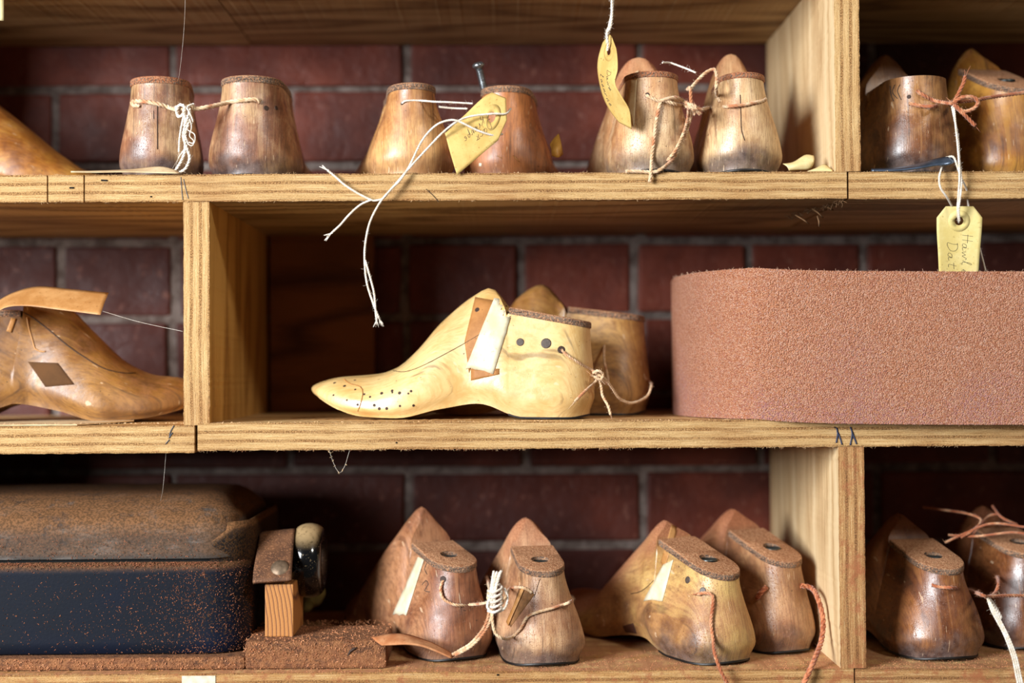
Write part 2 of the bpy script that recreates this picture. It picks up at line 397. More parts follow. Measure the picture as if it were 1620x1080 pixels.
# ------------------------------------------------------------------ shelving
unit = thing('shelving_unit', (0, 0, Z3-.021), 0, 'plywood pigeonhole shelving with rough layered edges standing against a red brick wall', 'shelving')
T = .0205; DEP = .272
def board(name, length, mats, grooves=(), depth=DEP, t=T, rough=.00025):
    """x 0..length, front at y=0, z -t..0 ; slot 0 front/ends, slot 1 top+bottom"""
    bm = bmesh.new(); xs = [i*.003 for i in range(int(length/.003)+1)]+[length]
    xs = [x for x in xs if all(abs(x-g[0]) > .0022 for g in grooves)]
    deep = {}
    for gx, gw, gd in grooves:
        xs += [gx-gw-.0001, gx-gw*.6, gx+gw*.6, gx+gw+.0001]; deep[round(gx-gw*.6, 6)] = gd; deep[round(gx+gw*.6, 6)] = gd
    xs = sorted(set(round(x, 6) for x in xs)); zs = [0, -t*.08, -t*.25, -t*.5, -t*.75, -t*.92, -t]
    sd = random.uniform(0, 50); rows = []
    for x in xs:
        col = []
        for i, z in enumerate(zs):
            nx = mnoise.noise(Vector((x*260+sd, z*900, sd))); e = 1 if i in (0, len(zs)-1) else .4
            y = abs(nx)*rough*2.2*e+deep.get(x, 0); zz = z+(mnoise.noise(Vector((x*330, sd, i*3.1)))*rough*1.8 if e == 1 else 0)
            col.append(bm.verts.new((x, y, zz)))
        rows.append(col)
    for a, b in zip(rows, rows[1:]):
        for i in range(len(zs)-1): bm.faces.new((a[i], a[i+1], b[i+1], b[i]))
    bt = [bm.verts.new((x, depth, 0)) for x in xs]; bb = [bm.verts.new((x, depth, -t)) for x in xs]
    for i in range(len(xs)-1):
        f = bm.faces.new((rows[i][0], rows[i+1][0], bt[i+1], bt[i])); f.material_index = 1
        f = bm.faces.new((rows[i][-1], bb[i], bb[i+1], rows[i+1][-1])); f.material_index = 1
        bm.faces.new((bt[i], bt[i+1], bb[i+1], bb[i]))
    bm.faces.new(rows[0]+[bb[0], bt[0]]); bm.faces.new(rows[-1]+[bb[-1], bt[-1]])
    bmesh.ops.recalc_face_normals(bm, faces=bm.faces)
    return obj(name, bm, mats, unit)
def put(o, M):
    o.matrix_parent_inverse = Matrix.Identity(4); o.matrix_local = Matrix.Translation(-Vector(unit.location)) @ M
def shelf(x0, x1, z, mats, grooves=(), dz=0, slope=0):
    X0, X1 = x0, x1
    o = board('shelf_board', X1-X0, mats, [(g[0]-X0,)+tuple(g[1:]) for g in grooves])
    put(o, Matrix.Translation((X0, 0, z+dz)) @ Matrix.Rotation(slope, 4, 'Y')); return o
def X(px, py=540, Y=0): return P(px, py, Y).x
# top board pair (only undersides show)
ZT = P(800, 70, .272).z+T
shelf(-.62, X(400, 70, .272)-.0005, ZT, [PLY, VENU]); shelf(X(400, 70, .272)+.0005, .62, ZT, [PLY, VENU])
J1 = X(1340.5, 290)
shelf(-.62, J1-.0004, Z1, [PLY, VENU], [(X(75, 300), .0005, .006), (X(133, 300), .0005, .006)]); shelf(J1+.0012, .62, Z1, [PLY, VENU], dz=-.0004)
J2 = X(310, 690)
shelf(-.62, J2-.0012, Z2-.0016, [PLY, VEN]); shelf(J2+.0012, .62, Z2, [PLY, VEN])
J3 = X(1352, 1070)
shelf(-.62, J3-.0006, Z3, [PLYD, VEND]); shelf(J3+.0006, .62, Z3, [PLYR, VEND], dz=-.0008)
def divider(px_left, py, ztop, zbot, mats, tt=T, name='divider'):
    xl = X(px_left, py); o = board(name, ztop-zbot, mats, t=tt, depth=.270)
    # local x -> world -z (length down), local z -> world x
    M = Matrix(((0, 0, 1, xl+tt), (0, 1, 0, .0005), (-1, 0, 0, ztop), (0, 0, 0, 1))); put(o, M); return o
divider(1321, 140, ZT-T-.0002, Z1+.0002, [PLY, VENP], tt=.0190)
divider(290, 500, Z1-T-.0002, Z2-.0014, [PLY, VENG], tt=.0195)
divider(1328, 880, Z2-T-.0002, Z3+.0002, [PLYR, VENP], tt=.0195)
divider(-430, 140, ZT-T-.0002, Z1+.0002, [PLY, VENG]); divider(-330, 880, Z2-T-.0002, Z3+.0002, [PLY, VENG])  # top left divider is out of view, added to shade that bay's wall
# panel at the back of the middle bay with a dark screw
bm = bmesh.new(); xa, xb = X(427, 500, .262), X(592, 500, .262); box(bm, xa, xb, .262, .272, Z2+.0002, Z1-T-.0004, 0, .0008)
pb = obj('back_panel', bm, VENB, unit); pb.matrix_local = Matrix.Translation(-Vector(unit.location))
def lathe(bm, prof, M=Matrix.Identity(4), n=32, mi=0):
    rings = [[bm.verts.new(M @ Vector((r*math.cos(2*math.pi*k/n), r*math.sin(2*math.pi*k/n), z))) for k in range(n)] for r, z in prof]
    for a, b in zip(rings, rings[1:]):
        for k in range(n): f = bm.faces.new((a[k], a[(k+1) % n], b[(k+1) % n], b[k])); f.smooth = True; f.material_index = mi
    bm.faces.new(rings[0][::-1]); bm.faces.new(rings[-1])
bm = bmesh.new(); c = P(556, 556, .262)-Vector(unit.location)
lathe(bm, [(.0048, -.001), (.0048, .0002), (.0042, .0012), (.0025, .0019), (.0004, .0021)], Matrix.Translation(c) @ Matrix.Rotation(math.pi/2, 4, 'X'), 20)
obj('screw', bm, plain('blue_black_screw', '1c2434', .4, .5), pb)
# marks on the board edges: pencil lines, nail holes, paint
def on_front(paths, mat, name, r=.0003, Y=-.00035):
    bm = bmesh.new()
    for pth in paths: tube(bm, catmull([P(x, y, Y)-Vector(unit.location) for x, y in pth], .001), r, 4)
    return obj(name, bm, mat, unit)
on_front([[(286, 280), (287, 295), (289, 316)], [(290, 283), (294, 300), (298, 314)]], plain('pencil', '66707a', .6, bump=0), 'pencil_mark', .00022)
on_front([[(674, 299), (684, 308), (694, 319)]], INKDARK, 'scratch', .0003)
on_front([[(1323, 676), (1325, 685), (1323, 700)], [(1324, 682), (1328, 690), (1332, 703)], [(1345, 675), (1348, 686), (1345, 704)], [(1348, 683), (1352, 694), (1355, 702)]], plain('blue_ink', '2e3a58', .6, bump=0), 'ink_mark', .0006)
on_front([[(275, 673), (270, 682), (268, 690)], [(273, 684), (267, 693)], [(268, 695), (262, 702)]], plain('blue_pencil', '4a5058', .6, bump=0), 'ink_mark', .0004)
NH = plain('nail_hole', '120c08', .9, bump=0)
for q in ([(160, 285), (170, 285.5)], [(110, 297), (117, 297)], [(238, 311), (240, 311)], [(626, 700), (628, 700)], [(786, 1067), (789, 1067)], [(1320, 676), (1321, 676)]): on_front([q], NH, 'nail_hole', .0008, -.0001)
bm = bmesh.new(); a = P(288, 1067, 0)-Vector(unit.location); b = P(341, 1085, 0)-Vector(unit.location); box(bm, a.x, b.x, -.0006, .0003, b.z-.003, a.z-.0008, 0)
obj('paint_patch', bm, WHITEP, unit)

# ------------------------------------------------------------------ shoe lasts
def interp(pts, x):
    if x <= pts[0][0]: return pts[0][1]
    for i in range(len(pts)-1):
        x0, y0 = pts[i]; x1, y1 = pts[i+1]
        if x <= x1:
            def sl(j):
                if j <= 0: return (pts[1][1]-pts[0][1])/(pts[1][0]-pts[0][0])
                if j >= len(pts)-1: return (pts[-1][1]-pts[-2][1])/(pts[-1][0]-pts[-2][0])
                a = (pts[j][1]-pts[j-1][1])/(pts[j][0]-pts[j-1][0]); b = (pts[j+1][1]-pts[j][1])/(pts[j+1][0]-pts[j][0])
                return 0 if a*b <= 0 else 2*a*b/(a+b)
            h = x1-x0; t = (x-x0)/h; m0, m1 = sl(i)*h, sl(i+1)*h
            return (2*t**3-3*t*t+1)*y0+(t**3-2*t*t+t)*m0+(-2*t**3+3*t*t)*y1+(t**3-t*t)*m1
    return pts[-1][1]
def sst(a, b, x): t = min(1, max(0, (x-a)/(b-a))); return t*t*(3-2*t)
class Last:
    def __init__(s, **k):
        s.L = .232; s.H = .071; s.Hs = 0.0; s.hw = .031; s.tw = .019; s.bw = .040; s.ug = .36; s.peak = .078; s.toe = .020; s.spring = .010; s.curve = .006
        s.lean = .010; s.neck = .5; s.cp = (1.9, .72, .42); s.cone = None; s.groove = .0028; s.arch = .009; s.gap = 0.0; s.seed = 0; s.pt_ = .0052
        for a, b in k.items(): setattr(s, a, b)
        s.top2 = [(s.ug, s.H+s.Hs+.003), (s.ug+.06, s.peak), (.50, s.peak*.80), (.62, s.peak*.55), (.72, .036), (.84, .026+s.spring*.5), (1.0, s.toe+s.spring)]
        if s.cone: s.top2 = s.cone
        s.bot = [(0, .002), (.06, .0), (.22, .0005), (.38, s.arch), (.52, s.arch*.6), (.66, 0), (.78, .001), (1.0, s.spring)]
    def zb(s, u): return interp(s.bot, u)
    def zt(s, u):
        if u < s.ug: z = s.H + s.Hs*(u/s.ug) - .0012*sst(.0, -.02, u)
        else: z = interp(s.top2, u)
        return z
    def wid(s, u, zn):
        pl = interp([(0, s.hw*.97), (.12, s.hw), (.24, s.hw*.98), (.42, s.hw*.93), (.56, s.bw*.93), (.68, s.bw), (.82, s.bw*.88), (1, s.bw*.62)], u)
        uh = s.hw*(1.0-.25*zn)/s.L
        e = 1.0
        if u < uh: e = math.sqrt(max(0, 1-(1-u/uh)**2.2))
        if u > .78: e = max(0, 1-((u-.78)/.22)**2.3)**.5
        lo = .88+.12*sst(0, .17, zn)
        r = s.tw/s.hw; t = max(0, (zn-.2)/.8); g = (1-s.neck)*t+s.neck*sst(0, .95, t); heel = lo*(1-(1-r)*g)
        cone = heel*max(0, 1-max(0, (zn-1+s.cp[2])/s.cp[2])**s.cp[0])**s.cp[1]*.98
        d = max(0, (zn-.22)/.78); dome = lo*max(0, 1-d**2.1)**.6
        if u < s.ug: f = heel
        else:
            b = sst(s.ug+.10, .66, u); c0 = sst(s.ug, s.ug+.05, u); f = (heel*(1-c0)+cone*c0)*(1-b)+dome*b
        return pl*e*f
    def pt(s, u, zn, y=None, side=1, wf=1.0):
        xb = .0015+.012*(1-sst(0, .22, zn))*.35+s.lean*sst(.2, 1, zn)
        x = xb+(s.L-xb)*u; w_ = s.wid(u, zn)*wf
        cy = s.curve*math.sin(math.pi*min(1, max(0, (u-.3)/.7)))-s.curve*.4*sst(.75, 1, u)
        e2 = 1.0
        if u > .88: e2 = max(0.0, 1-((u-.88)/.12)**2.4)**.5
        zb, zt = s.zb(u), s.zt(u); zm = zb+(zt-zb)*.42; z = zm+(zb+(zt-zb)*zn-zm)*e2
        z -= s.groove*max(0, 1-abs(u-s.ug)/.007)*sst(.86, 1, zn)
        return Vector((x, cy+side*w_, z+.0013))
    def body(s, bm):
        us = [0, .003, .008, .016, .027, .042, .06, .08, .1, .12, .145, .17, .2, .23, .26, .29, .32, s.ug-.012, s.ug-.0072, s.ug-.002, s.ug+.002, s.ug+.0072, s.ug+.014, s.ug+.03]
        u = s.ug+.05
        while u < .86: us.append(u); u += .025
        us += [.88, .9, .92, .938, .954, .968, .979, .988, .994, .998, 1.0]; us = sorted(set(u for u in us if u <= 1))
        zs = [0, .025, .06, .1, .15, .2, .26, .33, .4, .47, .54, .61, .68, .75, .81, .86, .9, .935, .965, .988, 1]
        prof = [(0, 0), (.4, 0), (.75, 0)]+[(1, z) for z in zs]+[(.6, 1), (0, 1)]
        rings = []
        for u in us:
            r = []
            for wf, zn in prof: r.append(s.pt(u, zn, wf=wf))
            for wf, zn in prof[-2:0:-1]: r.append(s.pt(u, zn, wf=wf, side=-1))
            out = []
            for p in r:
                k = .0005; nz = mnoise.noise_vector(p*45+Vector((s.seed, 3, 7)))*k
                out.append(bm.verts.new(p+Vector((nz.x, nz.y, nz.z*.4))))
            rings.append(out)
        n = len(rings[0])
        for a, b in zip(rings, rings[1:]):
            for k in range(n): bm.faces.new((a[k], a[(k+1) % n], b[(k+1) % n], b[k]))
        bmesh.ops.remove_doubles(bm, verts=bm.verts, dist=.00035)
        bmesh.ops.dissolve_degenerate(bm, edges=bm.edges, dist=.00005)
        he = [e for e in bm.edges if len(e.link_faces) == 1]
        if he: bmesh.ops.holes_fill(bm, edges=he, sides=100)
        bmesh.ops.recalc_face_normals(bm, faces=bm.faces)
    def slab(s, bm, u0, u1, zn, dz0, dz1, grow, nseg=22, full=False):
        us = [u0+(u1-u0)*(i/nseg)**1.8 for i in range(nseg+1)]
        L = [s.pt(u, zn, side=1) for u in us]; Rr = [s.pt(u, zn, side=-1) for u in us]
        pl = Rr[::-1]+L[1:]; c = sum(pl, Vector())/len(pl); 
        def off(p, g): d = Vector((p.x-c.x, p.y-c.y, 0)); return p+d.normalized()*g if d.length > 1e-6 else p
        h = dz1-dz0
        rb = min(.0012, h*.3); layers = [[off(p, grow-rb*.4)+Vector((0, 0, dz0)) for p in pl], [off(p, grow)+Vector((0, 0, dz0+h*.15)) for p in pl], [off(p, grow)+Vector((0, 0, dz1-rb)) for p in pl], [off(p, grow-rb*.35)+Vector((0, 0, dz1-rb*.35)) for p in pl], [off(p, grow-rb*1.1)+Vector((0, 0, dz1)) for p in pl]]
        V = [[bm.verts.new(p) for p in l] for l in layers]; n = len(pl)
        for a, b in zip(V, V[1:]):
            for k in range(n): bm.faces.new((a[k], a[(k+1) % n], b[(k+1) % n], b[k]))
        for lay, flip in ((V[0], 1), (V[-1], 0)):
            m = len(us)-1   # quads across: left index m+i, right index m-i
            for i in range(m):
                q = [lay[m-i], lay[m-i-1], lay[(m+i+1)], lay[(m+i)]] if i else [lay[m], lay[m-1], lay[m+1]]
                bm.faces.new(q)
        bmesh.ops.remove_doubles(bm, verts=bm.verts, dist=.0001); bmesh.ops.recalc_face_normals(bm, faces=bm.faces)
def cutter(r, M, depth=.05, n=20):
    bm = bmesh.new(); bmesh.ops.create_cone(bm, cap_ends=True, segments=n, radius1=r, radius2=r, depth=depth, matrix=M)
    return obj('cutter_tool', bm, [INKDARK])
def bool_apply(o, cuts):
    for c_ in cuts:
        md = o.modifiers.new('b', 'BOOLEAN'); md.operation = 'DIFFERENCE'; md.object = c_; md.solver = 'EXACT'
    bpy.context.view_layer.update()
    dg = bpy.context.evaluated_depsgraph_get(); me = bpy.data.meshes.new_from_object(o.evaluated_get(dg))
    o.modifiers.clear(); ok = len(me.polygons) > 20
    if ok: o.data = me
    else: print('BOOL FAIL', o.name)
LASTS = []
def make_last(px, Y, z, deg, mat, label, group=None, pair='wooden shoe last', plate=True, holes=False, heelplate=True, topmat=None, **k):
    s = Last(seed=px*.1, **k); base = P(px, 600, Y); loc = Vector((P(px, (585 - (z-CAM.z)/S0), Y).x, Y, z+.0002)); th = math.radians(deg)
    # px marks the heel's centre line at its back
    root = thing('shoe_last', loc, th, label, 'shoe last', group)
    bm = bmesh.new(); s.body(bm); b = obj('last_body', bm, [mat, INKDARK], root)
    cuts = []
    if holes:
        c1 = cutter(.0024, Matrix.Translation((s.L*.17, 0, s.H*.62)) @ Matrix.Rotation(math.pi/2, 4, 'X'), .12, 16); c1.parent = root; cuts.append(c1)
    c2 = None
    if plate:
        c2 = cutter(.0070, Matrix.Translation((s.L*.165, 0, s.H)), .04, 24); c2.parent = root
        bool_apply(b, cuts+[c2])
        bm = bmesh.new(); s.slab(bm, 0.0, s.ug-.012, 1, -.0002, s.pt_, .0008); pl = obj('top_plate', bm, [topmat or TOPP, BRASS], root); bool_apply(pl, [c2]); smooth(pl.data, 35)
        bm = bmesh.new(); prof = [(.0064, .0), (.0064, .0012), (.0057, .0012), (.0057, -.012)]
        zt = s.zt(.165)+s.pt_+.0011
        n = 24; rings = [[bm.verts.new((s.L*.165+r*math.cos(6.28318*i/n), r*math.sin(6.28318*i/n), zt+h)) for i in range(n)] for r, h in [(.0072, -.0042), (.0072, -.0030), (.0062, -.0030), (.0062, -.018)]]
        for a_, b_ in zip(rings, rings[1:]):
            for i in range(n): bm.faces.new((a_[i], a_[(i+1) % n], b_[(i+1) % n], b_[i])).smooth = True
        bmesh.ops.recalc_face_normals(bm, faces=bm.faces)
        obj('thimble', bm, BRASS, pl)
    elif cuts: bool_apply(b, cuts)
    smooth(b.data, 38)
    if heelplate:
        bm = bmesh.new(); s.slab(bm, 0.0, .27, 0.0, -.0012, .0004, .0006); smooth_o = obj('heel_plate', bm, BLACKPL, root); smooth(smooth_o.data, 35)
    for c_ in cuts+([c2] if c2 else []): bpy.data.objects.remove(c_)
    s.root = root; s.body_o = b; LASTS.append(s); return s
ML = {}
def lm(base, **kw):
    i = len(ML); m = mat_last('last_wood_%d' % i, seed=i*1.37+.5, **base, **kw); ML[i] = m; return m

# top shelf
A = make_last(247, .020, Z1, 97, lm(L_BROWN, dust=.45), 'brown wooden shoe last with orange rim, left of the pair in dusty twine', H=.0735, hw=.0315, tw=.0225, bw=.033, peak=.070, lean=.006, ug=.4, topmat=TOPPO)
B = make_last(386, .018, Z1, 88, lm(L_BROWN, dust=.3, patch=.3), 'brown wooden shoe last, right of the pair tied in dusty twine', H=.0735, hw=.0345, tw=.0235, bw=.039, peak=.070, lean=.006, ug=.42, groove=.001)
Cc = make_last(657, .020, Z1, 98, lm(dict(pale='d6a468', mid='b47c48', dark='84502c'), dust=.1, grime=.3), 'tan shoe last with dark top lift, white string running from it to its neighbour', H=.068, hw=.0340, tw=.0183, bw=.041, peak=.066, lean=.007)
D = make_last(792, .045, Z1, 81, lm(dict(pale='b4703c', mid='92542c', dark='5c3018'), dust=.15, grime=.5), 'red brown shoe last with a steel screw standing out of its top', H=.0705, hw=.035, tw=.0200, bw=.0445, peak=.066, lean=.007)
E = make_last(1040, .0020, Z1, 92, lm(L_TAN, dust=.65, dustcol='c88458', patch=.35), 'dusty tan shoe last with high rounded cone, beside the curled hanging tag', H=.0730, hw=.0335, tw=.0205, bw=.037, peak=.107, lean=.006, topmat=TOPPO, curve=.004, ug=.31, pt_=.0045, cp=(2.6, .5, .42))
Fq = make_last(1183, .0035, Z1, 89, lm(dict(pale='d8b484', mid='b88a5c', dark='7a5034'), dust=.4, patch=.4), 'brown shoe last with cracked heel, nearest the pale divider on the top shelf', H=.0722, hw=.0315, tw=.0175, bw=.034, peak=.110, lean=.006, topmat=TOPPO, ug=.31, pt_=.0045, cp=(2.4, .5, .5), curve=-.003)
G = make_last(1470, .020, Z1, 93, lm(dict(pale='a87848', mid='805030', dark='482a18'), dust=.2, grime=.9, rough=.3), 'worn brown shoe last in the top right bay, tied with a twine bow', H=.0765, hw=.036, tw=.0240, bw=.036, peak=.113, lean=.004, plate=False, ug=.33)
Hh = make_last(1630, .062, Z1, 102, lm(L_AMBER, dust=.2, grime=.3), 'amber brown shoe last at the right edge of the top right bay', H=.070, Hs=.028, hw=.037, tw=.0225, bw=.038, peak=.124, lean=.006, L=.200, ug=.33)
Sx = make_last(-264, .105, Z1, 8, lm(L_AMBER, dust=.05, patch=.3), 'amber shoe last cut off at the left edge of the top shelf, toe pointing right', H=.085, hw=.033, tw=.02, bw=.042, L=.235, cone=[(.36, .086), (.42, .098), (.52, .078), (.64, .056), (.76, .034), (.88, .018), (1, .014)], spring=.001)
# middle shelf
I = make_last(-160, .085, Z2-.0016, 6, lm(dict(pale='9c6e34', mid='845828', dark='5c3a1c'), dust=.1, patch=.2, grime=.5), 'golden brown shoe last in the left middle bay with tape flapping over its instep', L=.243, H=.084, hw=.034, tw=.02, bw=.045, peak=.1, spring=.012, arch=.014, ug=.385,  # dirty amber, darkened further to stand in for the bay's shade
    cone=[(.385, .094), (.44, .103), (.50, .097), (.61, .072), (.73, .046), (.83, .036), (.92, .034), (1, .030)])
J = make_last(944, .052, Z2, 172, lm(dict(pale='e0c084', mid='d4ac6c', dark='c49656'), dust=.0, patch=.0, grime=.12, rough=.32), 'pale yellow shoe last lying sideways in the middle bay, white tape, nailed toe', L=.230, H=.0695, Hs=.012, hw=.031, tw=.020, bw=.039, spring=.018, arch=.011, lean=.003, neck=.35, toe=.022,
    ug=.285, cone=[(.285, .084), (.35, .1025), (.42, .0955), (.53, .076), (.61, .055), (.69, .040), (.76, .0345), (.88, .0325), (1, .030)], curve=-.004)
K = make_last(1032, .135, Z2, 172, lm(dict(pale='c49654', mid='a47438', dark='704420'), dust=.1, patch=.3, grime=.3), 'amber shoe last standing behind the pale yellow one in the middle bay', L=.222, H=.077, Hs=.008, hw=.032, tw=.021, bw=.039, lean=.005,
    ug=.30, cp=(2.8, .5, .5), cone=[(.30, .088), (.40, .110), (.50, .098), (.58, .071), (.67, .048), (.78, .034), (.88, .027), (1, .018)])
# bottom shelf
Ls = make_last(742, .030, Z3, 116, lm(dict(pale='b4805a', mid='8e583a', dark='54301f'), dust=.3, patch=.3, grime=.5), 'reddish shoe last with a taped side and pointed cone, right of the leather strip', H=.067, Hs=.013, hw=.0322, tw=.0185, bw=.035, peak=.112, L=.225, lean=.008, ug=.29, neck=.4)
M_ = make_last(870, .005, Z3, 99, lm(dict(pale='d8ae84', mid='b07e58', dark='6c4430'), dust=.8, dustcol='c88a60', patch=.3, grime=.8), 'dusty brown shoe last with notched left side, right of the white string knot', H=.066, Hs=.012, hw=.0335, tw=.0175, bw=.036, peak=.104, L=.230, lean=.010, ug=.29, cp=(2.3, .6, .42))
N_ = make_last(1174, .010, Z3, 121, lm(dict(pale='d0aa68', mid='b48450', dark='7a5030'), dust=.75, dustcol='c4845a', patch=.35, grime=.8), 'yellow brown shoe last with tape on its instep and a dusty cord hanging down', H=.062, Hs=.022, hw=.0315, tw=.0185, bw=.036, peak=.101, L=.235, lean=.010, ug=.31, curve=-.004)
Pp = make_last(1268, .048, Z3, 114, lm(dict(pale='c09468', mid='9c6c48', dark='603c28'), dust=.8, dustcol='c07a50', patch=.3, grime=.6), 'brown shoe last with orange dusted top, standing close to the lower divider', H=.066, Hs=.020, hw=.0285, tw=.0175, bw=.032, peak=.106, L=.235, lean=.009, ug=.30)
Q_ = make_last(1518, .016, Z3, 101, lm(dict(pale='a06a3c', mid='7c4a2a', dark='44241a'), dust=.4, patch=.4, grime=.8, rough=.28), 'shiny dark brown shoe last in the lower right bay, cord across its heel', H=.064, Hs=.016, hw=.037, tw=.0195, bw=.037, peak=.104, L=.235, lean=.009, ug=.30)
Rr_ = make_last(1655, .055, Z3, 100, lm(L_DARK, dust=.35, patch=.4, grime=.6, rough=.3), 'dark shoe last cut off by the right edge of the lower right bay', H=.070, Hs=.014, hw=.035, tw=.0200, bw=.038, peak=.106, L=.235, lean=.008, ug=.30)
import itertools
def really_overlap():
    bpy.context.view_layer.update(); tr = [(o.root.name, bvh([o.body_o])) for o in LASTS]
    for (a, x), (b, y) in itertools.combinations(tr, 2):
        n = len(x.overlap(y))
        if n: print('REAL OVERLAP', a, b, n)
    for ch in unit.children:
        t = bvh([ch])
        for a, x in tr:
            n = len(x.overlap(t))
            if n: print('REAL OVERLAP', a, ch.name, n)

# ------------------------------------------------------------------ ray lookup on the built things
bpy.context.view_layer.update()
def bvh(objs):
    V, F = [], []
    for o in objs:
        b0 = len(V); V += [o.matrix_world @ v.co for v in o.data.vertices]; F += [[b0+i for i in p.vertices] for p in o.data.polygons]
    return BVHTree.FromPolygons(V, F)
BV = bvh([o for o in C.objects if o.type == 'MESH' and o.parent and o.parent.name.startswith('shoe_last')])
def hit(px, py, tree=None):
    d = ray(px, py).normalized(); return (tree or BV).ray_cast(CAM, d)
def S(px, py, off=.0012, Y=None):
    """point on the nearest last behind that pixel, lifted off it; Y when nothing is there"""
    h = hit(px, py)
    if h[0] is None or (Y is not None and h[0].y > Y+.08): return P(px, py, Y if Y is not None else .02)
    n = h[1] if h[1].dot(h[0]-CAM) < 0 else -h[1]
    return h[0]+n*off*.6+(CAM-h[0]).normalized()*off*.5
def patch(name, quad, last, mat, off=.0003, n=10, m=10, th=.0002, wav=.0):
    """quad of pixels laid on a last's skin"""
    tree = bvh([last.body_o]); (a, b, c_, d) = [Vector(q) for q in quad]; G = []
    for i in range(n+1):
        row = []
        for j in range(m+1):
            u, v = i/n, j/m; q = a.lerp(b, u).lerp(d.lerp(c_, u), v)
            if wav and j == m: q = q+(c_-b).normalized()*random.uniform(-wav, wav)
            h = hit(q.x, q.y, tree)
            if h[0] is None: row.append(None); continue
            nn = h[1] if h[1].dot(h[0]-CAM) < 0 else -h[1]; row.append((h[0]+nn*off, nn))
        G.append(row)
    bm = bmesh.new(); vs = [[bm.verts.new(x[0]) if x else None for x in r] for r in G]
    for i in range(n):
        for j in range(m):
            q = [vs[i][j], vs[i+1][j], vs[i+1][j+1], vs[i][j+1]]
            if all(q): bm.faces.new(q).smooth = True
    bmesh.ops.recalc_face_normals(bm, faces=bm.faces)
    bm.verts.ensure_lookup_table()
    Mi = last.root.matrix_world.inverted(); bmesh.ops.transform(bm, matrix=Mi, verts=bm.verts)
    o = obj(name, bm, mat, last.root); md = o.modifiers.new('s', 'SOLIDIFY'); md.thickness = th; md.offset = 0; return o
def line_on(name, pts, last, mat, r=.0004, off=.0002):
    tree = bvh([last.body_o]); out = []
    for p in catmull([(x, y, 0) for x, y in pts], 4):
        h = hit(p.x, p.y, tree)
        if h[0] is not None: out.append(h[0]+(h[1] if h[1].dot(h[0]-CAM) < 0 else -h[1])*off)
    if len(out) < 2: return
    bm = bmesh.new(); tube(bm, local(last.root, out), r, 5); return obj(name, bm, mat, last.root)
def disc_on(name, px, py, r, last, mat, th=.0006, off=0):
    h = hit(px, py, bvh([last.body_o]))
    if h[0] is None: return
    nn = h[1] if h[1].dot(h[0]-CAM) < 0 else -h[1]; q = nn.to_track_quat('Z', 'Y').to_matrix().to_4x4()
    bm = bmesh.new(); lathe(bm, [(r, -th), (r, th*.4), (r*.8, th*.7)], last.root.matrix_world.inverted() @ Matrix.Translation(h[0]) @ q, 14)
    return obj(name, bm, mat, last.root)
def sheet(name, rows, mat, parent=None, th=.0003, smooth_=True):
    """grid of world points -> thin solid sheet"""
    bm = bmesh.new(); vs = [[bm.verts.new(p) for p in r] for r in rows]
    for a, b in zip(vs, vs[1:]):
        for i in range(len(a)-1): bm.faces.new((a[i], a[i+1], b[i+1], b[i])).smooth = smooth_
    bmesh.ops.recalc_face_normals(bm, faces=bm.faces)
    if parent: bmesh.ops.transform(bm, matrix=parent.matrix_world.inverted(), verts=bm.verts)
    o = obj(name, bm, mat, parent); md = o.modifiers.new('s', 'SOLIDIFY'); md.thickness = th; md.offset = 0; return o
def ruled(e0, e1, n=16, m=6, bow=0.0, jag=0.0):
    """sheet rows between two 3-D edges"""
    a = catmull(e0, .5); L0 = resample(catmull(e0, .0005), n); L1 = resample(catmull(e1, .0005), n); rows = []
    for i, (p, q) in enumerate(zip(L0, L1)):
        nrm = Vector((0, -1, 0)); rows.append([p.lerp(q, j/m)+nrm*bow*math.sin(math.pi*j/m) for j in range(m+1)])
    return rows
def resample(path, n):
    S_ = [0]
    for a, b in zip(path, path[1:]): S_.append(S_[-1]+(b-a).length)
    out = []; k = 0
    for i in range(n+1):
        t = S_[-1]*i/n
        while k < len(path)-2 and S_[k+1] < t: k += 1
        f = (t-S_[k])/max(1e-9, S_[k+1]-S_[k]); out.append(path[k].lerp(path[k+1], min(1, max(0, f))))
    return out
#__DETAILS__
really_overlap()
# tape, stains, seams and marks that belong to single lasts
patch('tape_label', [(782, 472), (815, 478), (781, 590), (737, 582)], J, TAPE, .0007, 6, 14, .0003, 2.0)
patch('tape_stain', [(752, 470), (786, 476), (742, 590), (735, 540)], J, TAPEB, .0003, 6, 12, .0001)
patch('tape_stain', [(745, 583), (790, 583), (790, 592), (745, 602)], J, TAPEB, .0003, 5, 4, .0001)
line_on('seam', [(808, 500), (780, 516), (740, 540), (700, 562), (665, 580), (640, 588), (622, 586), (614, 581)], J, INKDARK, .00028)
disc_on('peg', 823, 541, .0031, J, PEG); disc_on('peg', 864, 543, .0041, J, PEG)
disc_on('peg_hole', 755, 490, .0022, J, INKDARK)
disc_on('peg_hole', 888, 553, .0030, J, INKDARK)
for (x, y) in [(505, 592), (515, 602), (530, 606), (545, 611), (561, 616), (562, 602), (577, 624), (592, 640), (566, 640), (549, 633), (528, 624), (600, 646), (586, 628), (604, 622), (620, 620), (633, 621), (646, 622), (612, 645), (632, 641), (655, 642), (620, 617), (650, 618)]:
    disc_on('nail', x+random.uniform(-1, 1), y+random.uniform(-1, 1), random.uniform(.0008, .0013), J, INKDARK, .0003)
line_on('toe_patch_edge', [(540, 596), (552, 606), (570, 612), (574, 622), (570, 640), (566, 650)], J, TAPEB, .0004)
